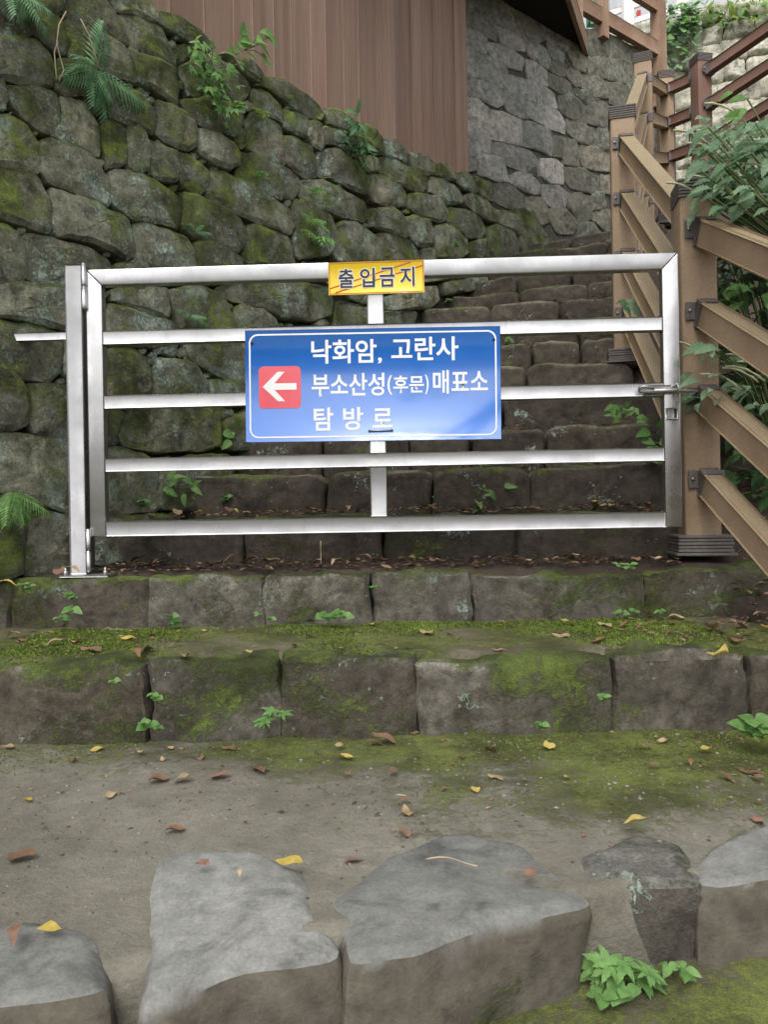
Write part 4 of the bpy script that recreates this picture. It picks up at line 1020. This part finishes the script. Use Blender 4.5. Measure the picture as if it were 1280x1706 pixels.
shrub('shrub', 'pale green shrub with narrow leaves and flower spikes arching over the top rail', rt, 290, .085, 'serrate_leaf', M_LEAFB, ((1165, 1330), (200, 350), (2.7, 3.25)), Vector((-.9, -.3, -.25)), 201, 9)
shrub('shrub', 'bright green leaves among the pale shrub above the top rail', rt + Vector((.2, .3, 0)), 26, .10, 'ovate_leaf', M_LEAF, ((1205, 1320), (150, 380), (3.0, 3.5)), Vector((-.8, -.2, -.2)), 202)
shrub('shrub', 'toothed green leaves poking through the rails beside the gate latch', Vector((1.75, 3.3, Z(.1))), 44, .085, 'serrate_leaf', M_LEAFB, ((1155, 1290), (560, 680), (2.75, 3.1)), Vector((-.8, -.5, -.3)), 203, 7)
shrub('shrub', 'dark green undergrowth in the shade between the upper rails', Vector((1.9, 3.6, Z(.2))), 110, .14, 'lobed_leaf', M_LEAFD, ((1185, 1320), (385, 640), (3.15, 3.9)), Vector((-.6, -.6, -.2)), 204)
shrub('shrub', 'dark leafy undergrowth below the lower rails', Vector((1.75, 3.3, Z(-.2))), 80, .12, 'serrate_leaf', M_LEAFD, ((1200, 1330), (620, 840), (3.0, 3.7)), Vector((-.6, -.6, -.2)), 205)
shrub('shrub', 'light green leaves between the rails beside the first post', Vector((1.7, 3.3, Z(.2))), 22, .10, 'serrate_leaf', M_LEAF, ((1195, 1285), (410, 520), (3.0, 3.2)), Vector((-.6, -.6, -.2)), 206)
# ivy on the sunlit wall
iv = thing('ivy', 'pale ivy trailing over the end of the sunlit upper wall', 'ivy', Vector((3.3, 10.1, Z(4.5))))
r_ = random.Random(9)
for k in range(300):
    px, py = r_.uniform(1098, 1165), r_.uniform(15, 125)
    if px > 1125 and r_.random() < .55: py = r_.uniform(8, 60)
    p = onp(px, py, U0 + UNn * .08, UNn) + UNn * r_.uniform(0, .12)
    leafobj(iv, 'round_leaf', M_LEAFB if r_.random() < .65 else M_LEAF, p, Vector((r_.uniform(-1, 1), -.5, r_.uniform(-1, .4))), r_.uniform(.05, .11), (UP - Vector((0, 1, 0))).normalized(), r_.uniform(-.6, .6))
for k in range(110):
    px = r_.uniform(1150, 1290); p = onp(px, 30 - (px - 1150) * .12 + r_.uniform(-14, 22), U0 + UNn * .05, UNn) + UNn * r_.uniform(-.1, .1)
    leafobj(iv, 'ovate_leaf', M_LEAF if r_.random() < .6 else M_LEAFY, p, Vector((r_.uniform(-1, 1), -.6, r_.uniform(-.5, .8))), r_.uniform(.06, .13), (UP - Vector((0, 1, 0))).normalized(), r_.uniform(-.6, .6))

# ---- pavilion glimpsed behind the deck railing
pv = thing('pavilion', 'white painted pavilion columns glimpsed behind the deck railing', 'building', at(1045, 60, 14))
M_PW = plain('white_paint', (.72, .71, .72), .6); M_PG = plain('grey_panel', (.34, .35, .37), .7); M_TEAL = plain('teal_paint', (.05, .22, .17), .6); M_PR = plain('red_paint', (.4, .03, .03), .6)
def vcol(px0, px1, d, m, name, y0=-60, y1=90):
    a, b = at(px0, y1, d), at(px1, y1, d); top = at(px0, y0, d).z
    obj(name, boxmesh(name, Vector(((a.x + b.x) / 2, d, (a.z + top) / 2)), Vector(((b.x - a.x) / 2, 0, 0)), Vector((0, (b.x - a.x) / 2, 0)), UP * ((top - a.z) / 2), .01), m, pv)
vcol(1040, 1056, 14, M_PW, 'column'); vcol(1126, 1146, 14, M_PW, 'column', -60, 60); vcol(1016, 1028, 15, M_PG, 'column')
vcol(980, 1002, 15.5, M_TEAL, 'shutter', -10, 40); vcol(1062, 1068, 15.5, M_PR, 'banner', 18, 32)
for y in (8, 34, 60): obj('rail', beam('rail', at(985, y + 26, 14.2), at(1125, y - 22, 14.2), .05, .10), M_PW, pv)

# ------------------------------------------------------------------ fallen leaves, one by one
def fallen(px, py, z, size, m, where, ang=None, lift=.004):
    p = onz(px, py, Z(z))
    if where == WC:
        for _ in range(3): y0 = yfront(p.x); q = treadC((p.x + 1.9) / 3.3, .06 + .94 * min(1, max(0, (p.y - y0) / (2.42 - y0)))); p = onz(px, py, q.z)
    elif where == WB:
        for _ in range(3): y0 = 2.325 + .075 * fnoise(Vector((p.x, 0, 8)), 2.6, 4); q = treadB((p.x + 1.9) / 3.4, min(1, max(.07, (p.y - y0) / (2.95 - y0)))); p = onz(px, py, q.z)
    p = p + UP * (.003 if where in (WC, WB) else lift); a = rnd.uniform(0, 6.28) if ang is None else ang
    col = {M_DYEL.name: 'yellow', M_DTAN.name: 'tan', M_DBRN.name: 'brown', M_DRED.name: 'red brown'}[m.name]
    M = Matrix.Translation(p) @ Matrix.Rotation(a, 4, 'Z') @ Matrix.Rotation(rnd.uniform(-.15, .15), 4, 'X') @ Matrix.Scale(size * 1.15, 4)
    o = obj('fallen_leaf', LIB[('dead', m.name, rnd.randrange(5))], None, None, None, M)
    tag(o, '%s dead leaf lying on %s' % (col, where), 'leaf', '%s leaves on %s' % (col, where))
Y, T, Bn, Rd = M_DYEL, M_DTAN, M_DBRN, M_DRED
WC, WB, WA_ = 'the wide trodden earth step', 'the mossy tread below the gate', 'the dark soil under the gate'
for x, y, s, m in ((160,1252,.045,Y),(424,1228,.04,Y),(568,1249,.04,T),(573,1266,.045,Y),(184,1329,.045,T),(47,1336,.035,Y),(262,1304,.05,Bn),(284,1249,.03,T),(234,1258,.028,T),(270,1268,.028,T),(305,1304,.04,T),(367,1298,.045,Rd),(432,1288,.05,Rd),
    (380,1250,.04,Bn),(335,1265,.035,Bn),(290,1388,.04,Bn),(36,1434,.05,Bn),(640,1240,.06,Rd),(625,1243,.04,Bn),(655,1292,.045,Rd),(677,1356,.045,T),(672,1341,.03,Rd),(592,1437,.035,Rd),(672,1394,.03,Rd),(793,1320,.04,Y),(825,1299,.04,T),(915,1247,.045,Y),
    (820,1253,.04,Bn),(738,1236,.025,Bn),(690,1224,.03,Bn),(1088,1282,.035,Rd),(1180,1256,.045,Y),(1105,1238,.03,T),(1078,1250,.035,Rd),(1068,1250,.03,Y),(1265,1371,.04,Rd),(1150,1275,.03,Bn),(1250,1290,.05,Bn),(1262,1302,.04,Rd),(945,1300,.02,T),(580,1295,.03,Bn),(740,1318,.02,Rd),(120,1270,.03,Bn),(1210,1300,.03,Bn),(770,1265,.025,Bn),(15,1248,.05,T)):
    fallen(x, y, -.672 if y > 1300 else -.66, s, m, WC, lift=.012)
WS = 'the worn grey blocks of the lowest step'
for x, y, s, m in ((340,1453,.03,Rd),(482,1449,.045,Y),(885,1468,.03,Rd),(1062,1386,.045,Y),(85,1563,.045,Y),(400,1468,.02,T),(25,1578,.04,Rd)):
    fallen(x, y, -.645, s, m, WS, lift=.012)
for x, y, s, m in ((1200,1092,.10,Y),(1127,1033,.06,T),(935,1062,.055,T),(945,1043,.05,Y),(1008,1044,.055,T),(830,1048,.035,Y),(1045,1046,.045,Bn),(710,1056,.05,T),(620,1043,.04,T),(150,1086,.07,Rd),(240,1089,.07,Rd),(225,1095,.06,Bn),(340,1053,.035,T),(212,1066,.05,Y),(90,1076,.05,T),(125,1073,.05,T),
    (565,1086,.03,T),(490,1079,.03,Rd),(415,1093,.04,Y),(305,1097,.05,T),(20,1064,.06,T),(35,1070,.05,Bn),(1185,1052,.06,T),(1262,1030,.06,T),(1240,1046,.05,Rd),(1275,1052,.05,Y),(1225,1070,.05,Bn),(750,1058,.03,Bn),(1000,1072,.05,Bn),(830,1085,.035,T),(600,1055,.02,T),(660,1082,.02,Y)):
    fallen(x, y, -.418, s, m, WB, lift=.008)
for x, y, s, m in ((1028,920,.10,Y),(935,937,.06,T),(960,936,.05,T),(880,940,.05,T),(230,941,.06,Rd),(250,935,.05,T),(300,938,.06,Bn),(265,944,.05,Rd),(330,944,.04,T),(390,941,.08,T),(420,938,.05,Rd),(560,946,.06,T),(455,938,.05,T),(610,936,.05,T),(590,941,.05,Bn),(680,938,.06,T),(720,940,.05,Rd),(800,944,.06,Bn),(120,960,.06,T),(100,963,.05,Rd),(10,985,.05,Y),(200,946,.04,T),(985,944,.05,Rd),(1060,938,.05,Bn),(1095,936,.05,T)):
    fallen(x, y, -.20, s, m, WA_, lift=.012)
W1 = 'the first stair behind the gate'
for k in range(26):
    i = 1; Lp, Rp = wall_foot(1), fence_path(1); u = rnd.uniform(.06, .97); q = Lp.lerp(Rp, u); n = Vector((.1, 1, 0))
    p = q + n * rnd.uniform(.08, .34); o = LIB[('dead', rnd.choice((T, T, Rd, Bn, Y)).name, rnd.randrange(5))]
    m = o.materials[0]; col = {Y.name: 'yellow', T.name: 'tan', Bn.name: 'brown', Rd.name: 'red brown'}[m.name]
    M = Matrix.Translation(Vector((p.x, p.y, Z(-.002 + .05 * (p.y - q.y))))) @ Matrix.Rotation(rnd.uniform(0, 6), 4, 'Z') @ Matrix.Scale(rnd.uniform(.04, .075), 4)
    tag(obj('fallen_leaf', o, None, None, None, M), '%s dead leaf lying on %s' % (col, W1), 'leaf', '%s leaves on %s' % (col, W1))
# loose litter nobody could count
def litter(name, label, n, sampler, smin, smax, rs):
    r_ = random.Random(rs); V = []; Fc = []
    for k in range(n):
        p = sampler(r_); s = r_.uniform(smin, smax); a = r_.uniform(0, 6.28); el = r_.uniform(.25, .6)
        d = Vector((math.cos(a), math.sin(a), r_.uniform(-.25, .25))) * s; w = Vector((-math.sin(a), math.cos(a), r_.uniform(-.4, .4))) * s * el; b = len(V)
        cz = UP * s * r_.uniform(0, .25)
        V += [p - d, p - w * .9 + cz, p + d, p + w * .9 + cz, p + UP * s * .1]; Fc += [(b, b + 1, b + 4), (b + 1, b + 2, b + 4), (b + 2, b + 3, b + 4), (b + 3, b, b + 4)]
    return tag(obj(name, mesh(name, V, Fc), M_LITTER, None, 'stuff'), label, 'leaf litter')
def gz_A(x, y): return Z(-.222 + .035 * (y - 2.95) / .7 + .010)
def sA(r):
    x = r.uniform(-1.15, 1.15); y = 2.93 + .62 * r.random() ** 1.2; return Vector((x, y, gz_A(x, y) + r.uniform(0, .012)))
litter('leaf_litter', 'brown leaf litter strewn on the soil under the gate', 1500, sA, .006, .024, 1)
def sS(r):
    i = r.choice((1, 1, 1, 2, 3, 4, 5, 6, 7, 8)); Lp, Rp = wall_foot(i), fence_path(i); q = Lp.lerp(Rp, r.uniform(.03, .98)); p = q + Vector((.1, 1, 0)) * r.uniform(.05, .33)
    return Vector((p.x, p.y, stair_top(i) + .005 + r.uniform(0, .02) + .03 * (p.y - q.y)))
litter('leaf_litter', 'dry leaf crumbs on the treads of the closed stair', 2200, sS, .006, .022, 2)
def sB(r):
    if r.random() < .55: x = .85 + .45 * r.random()
    elif r.random() < .5: x = -1.3 + .5 * r.random()
    else: x = r.uniform(-1.2, 1.0)
    return treadB((x + 1.9) / 3.4, r.uniform(.08, .9)) + UP * r.uniform(.001, .012)
litter('leaf_litter', 'brown leaf bits scattered on the mossy tread below the gate', 420, sB, .004, .018, 3)
def sC(r):
    x = r.uniform(-1.2, 1.1); y = 1.5 + .7 * r.random() ** .6
    if r.random() < .25: x, y = r.uniform(.75, 1.2), r.uniform(1.6, 2.2)
    y0 = yfront(x); return treadC((x + 1.9) / 3.3, .06 + .94 * min(1, max(0, (y - y0) / (2.42 - y0)))) + UP * r.uniform(0, .006)
litter('leaf_litter', 'small leaf bits and chips on the wide trodden earth step', 420, sC, .003, .010, 4)
def sK(r):
    y = r.uniform(1.5, 3.4); dx = r.random() ** 1.5 * .8; x = lerp_tab(XF, y) + dx - .1
    return Vector((x, y, Z(lerp_tab(ZF, y) - .03 + .55 * max(0, dx - .1)) + r.uniform(0, .03)))
litter('leaf_litter', 'brown leaf litter on the bank beside the railing', 1300, sK, .008, .03, 5)
# grit and pebbles pressed into the earth
def pebbles(label, n, sampler, smin, smax, rs):
    r_ = random.Random(rs); V = []; Fc = []
    for k in range(n):
        p = sampler(r_); s_ = smin + (smax - smin) * r_.random() ** 4; b = len(V); a0 = r_.uniform(0, 6)
        V.append(p + UP * s_ * .55)
        for j in range(6): V.append(p + Vector((math.cos(a0 + j * 1.047), math.sin(a0 + j * 1.047), 0)) * s_ * r_.uniform(.6, 1.1) + UP * s_ * .1)
        for j in range(6): Fc.append((b, b + 1 + j, b + 1 + (j + 1) % 6))
        for j in range(6): V.append(V[b + 1 + j] - UP * s_ * .6)
        for j in range(6): Fc.append((b + 1 + j, b + 7 + j, b + 7 + (j + 1) % 6, b + 1 + (j + 1) % 6))
    return tag(obj('gravel', mesh('gravel', V, Fc, True), M_PEB, None, 'stuff'), label, 'gravel')
def pebm():
    t = NT('pebble'); c = t.ramp(t.isl, [(0, (.06, .05, .04)), (.5, (.14, .125, .10)), (.85, (.17, .155, .13)), (1, (.26, .245, .21))]); t.color(c); return t.m
M_PEB = pebm()
def pC(r):
    x = r.uniform(-1.3, 1.2); y = 1.2 + 1.05 * r.random(); y0 = yfront(x)
    if y < y0 + .03: y = y0 + .05 + r.random() * .8
    return treadC((x + 1.9) / 3.3, .06 + .94 * min(1, (y - y0) / (2.42 - y0)))
pebbles('grit and small pebbles pressed into the wide trodden earth step', 3600, pC, .0012, .007, 21)
def pB(r): return treadB(r.uniform(.2, .9), r.uniform(.1, .95))
pebbles('grit and crumbs on the mossy tread below the gate', 1200, pB, .001, .006, 22)
# twigs
for x0, y0, x1, y1, z, lb in ((712, 1436, 796, 1448, -.64, 'pale curved twig lying on the big grey block'), (660, 1330, 700, 1334, -.66, 'thin pale twig on the wide earth step'), (535, 943, 540, 900, -.2, 'thin dry grass stalk standing under the gate')):
    a = onz(x0, y0, Z(z)); b = onz(x1, y1, Z(z)) if y1 > 920 else a + Vector((0, 0, .09))
    n_ = (b - a).cross(UP).normalized()
    tag(obj('twig', tube('twig', [a.lerp(b, t_ / 8) + UP * (.008 + .004 * math.sin(t_ * .7)) + n_ * .008 * math.sin(t_ * .55 + x0) for t_ in range(9)], [.0016 + .0006 * math.sin(t_) for t_ in range(9)], 5), M_DRY), lb, 'twig')
# moss cushions
def moss(label, n, sampler, smin, smax, rs):
    r_ = random.Random(rs); V = []; Fc = []
    for k in range(n):
        p = sampler(r_)
        if p is None: continue
        for j in range(3):
            a = r_.uniform(0, 6.28); s = r_.uniform(smin, smax); d = Vector((math.cos(a), math.sin(a), 0)); b = len(V); w = Vector((-d.y, d.x, 0)) * s * .4
            V += [p - w, p + w, p + d * s * .5 + UP * s]; Fc.append((b, b + 1, b + 2))
    return tag(obj('moss', mesh('moss', V, Fc), M_MOSS, None, 'stuff'), label, 'moss')
def mB(r):
    x = r.uniform(-1.25, 1.1); y = r.uniform(2.30, 2.84); p = Vector((x, y, 0))
    if fnoise(p + Vector((3, 1, 0)), 2.2, 4) + r.uniform(-.25, .25) < .02: return None
    y0 = 2.325 + .075 * fnoise(Vector((x, 0, 8)), 2.6, 4); return treadB((x + 1.9) / 3.4, min(1, max(0, (y - y0) / (2.95 - y0))))
moss('short green moss carpet on the tread below the gate', 26000, mB, .003, .008, 11)
def mC(r):
    x = r.uniform(-1.2, 1.15); y = 1.5 + .75 * r.random() ** .5; p = Vector((x, y, 0))
    if fnoise(p + Vector((7, 1, 0)), 2.2, 4) + r.uniform(-.25, .25) < .32 - .45 * (y - 1.7) - .25 * x: return None
    y0 = yfront(x); q = treadC((x + 1.9) / 3.3, .06 + .94 * (y - y0) / (2.42 - y0)); return q
moss('short green moss along the back of the wide earth step', 9000, mC, .002, .005, 12)

# ------------------------------------------------------------------ the trees the path runs under (their shade falls here, the sign mirrors them)
M_BARK = stone_mat('bark', (.07, .055, .042), (.12, .10, .08), moss=.3, lichen=.3)
def tree(label, base, top, r0, blobs, n, rs, size=.16):
    r_ = random.Random(rs); t = thing('tree', label, 'tree', base)
    pts = [base.lerp(top, i / 8) + Vector((r_.uniform(-.1, .1), r_.uniform(-.1, .1), 0)) * (i > 0) for i in range(9)]
    obj('trunk', tube('trunk', pts, [r0 * (1 - .07 * i) for i in range(9)], 12), M_BARK, t)
    for c, rad in blobs:
        obj('limb', tube('limb', [top.lerp(base, .25), top.lerp(c, .5) + UP * .3, c], [r0 * .5, r0 * .3, r0 * .1], 8), M_BARK, t)
    V = []; Fc = []
    tot = sum(r.x * r.y for _, r in blobs)
    for c, rad in blobs:
        for k in range(int(n * rad.x * rad.y / tot)):
            while True:
                q = Vector((r_.uniform(-1, 1), r_.uniform(-1, 1), r_.uniform(-1, 1)))
                if q.length < 1: break
            p = c + Vector((q.x * rad.x, q.y * rad.y, q.z * rad.z))
            if fnoise(p, .9, 3) < -.12: continue
            a = r_.uniform(0, 6.28); d = Vector((math.cos(a), math.sin(a), r_.uniform(-.5, .3))) * size * r_.uniform(.6, 1.3); w = Vector((-d.y, d.x, r_.uniform(-.06, .06))) * .32; b = len(V)
            V += [p - d * .5, p - w + d * .05, p + d * .5, p + w + d * .05]; Fc.append((b, b + 1, b + 2, b + 3))
    o = obj('crown', mesh('crown', V, Fc), M_LEAF, t); o['kind'] = 'stuff'
v3 = Vector
tree('broad tree overhanging the lower path opposite the gate', v3((-3.9, -2.6, Z(-2.2))), v3((-3.2, -2.4, Z(3.6))), .26,
     [(v3((-1.6, -1.6, Z(5.6))), v3((2.2, 2.2, .9))), (v3((.6, -.2, Z(6.2))), v3((2.2, 2.2, .8))), (v3((1.6, 2.4, Z(7.0))), v3((1.8, 1.6, .7)))], 5200, 1)
tree('dense dark tree standing below the path, mirrored in the blue sign', v3((-3.0, -8, Z(-3.0))), v3((-2.9, -8, Z(1.5))), .25,
     [(v3((-2.9, -8, Z(2.2))), v3((2.2, 1.4, 2.6)))], 4200, 2)
tree('slender tree standing below the path, mirrored in the gate stile', v3((4.2, -8, Z(-3.0))), v3((4.1, -8, Z(1.5))), .2,
     [(v3((4.3, -8, Z(2.0))), v3((1.7, 1.4, 2.6)))], 3000, 3)
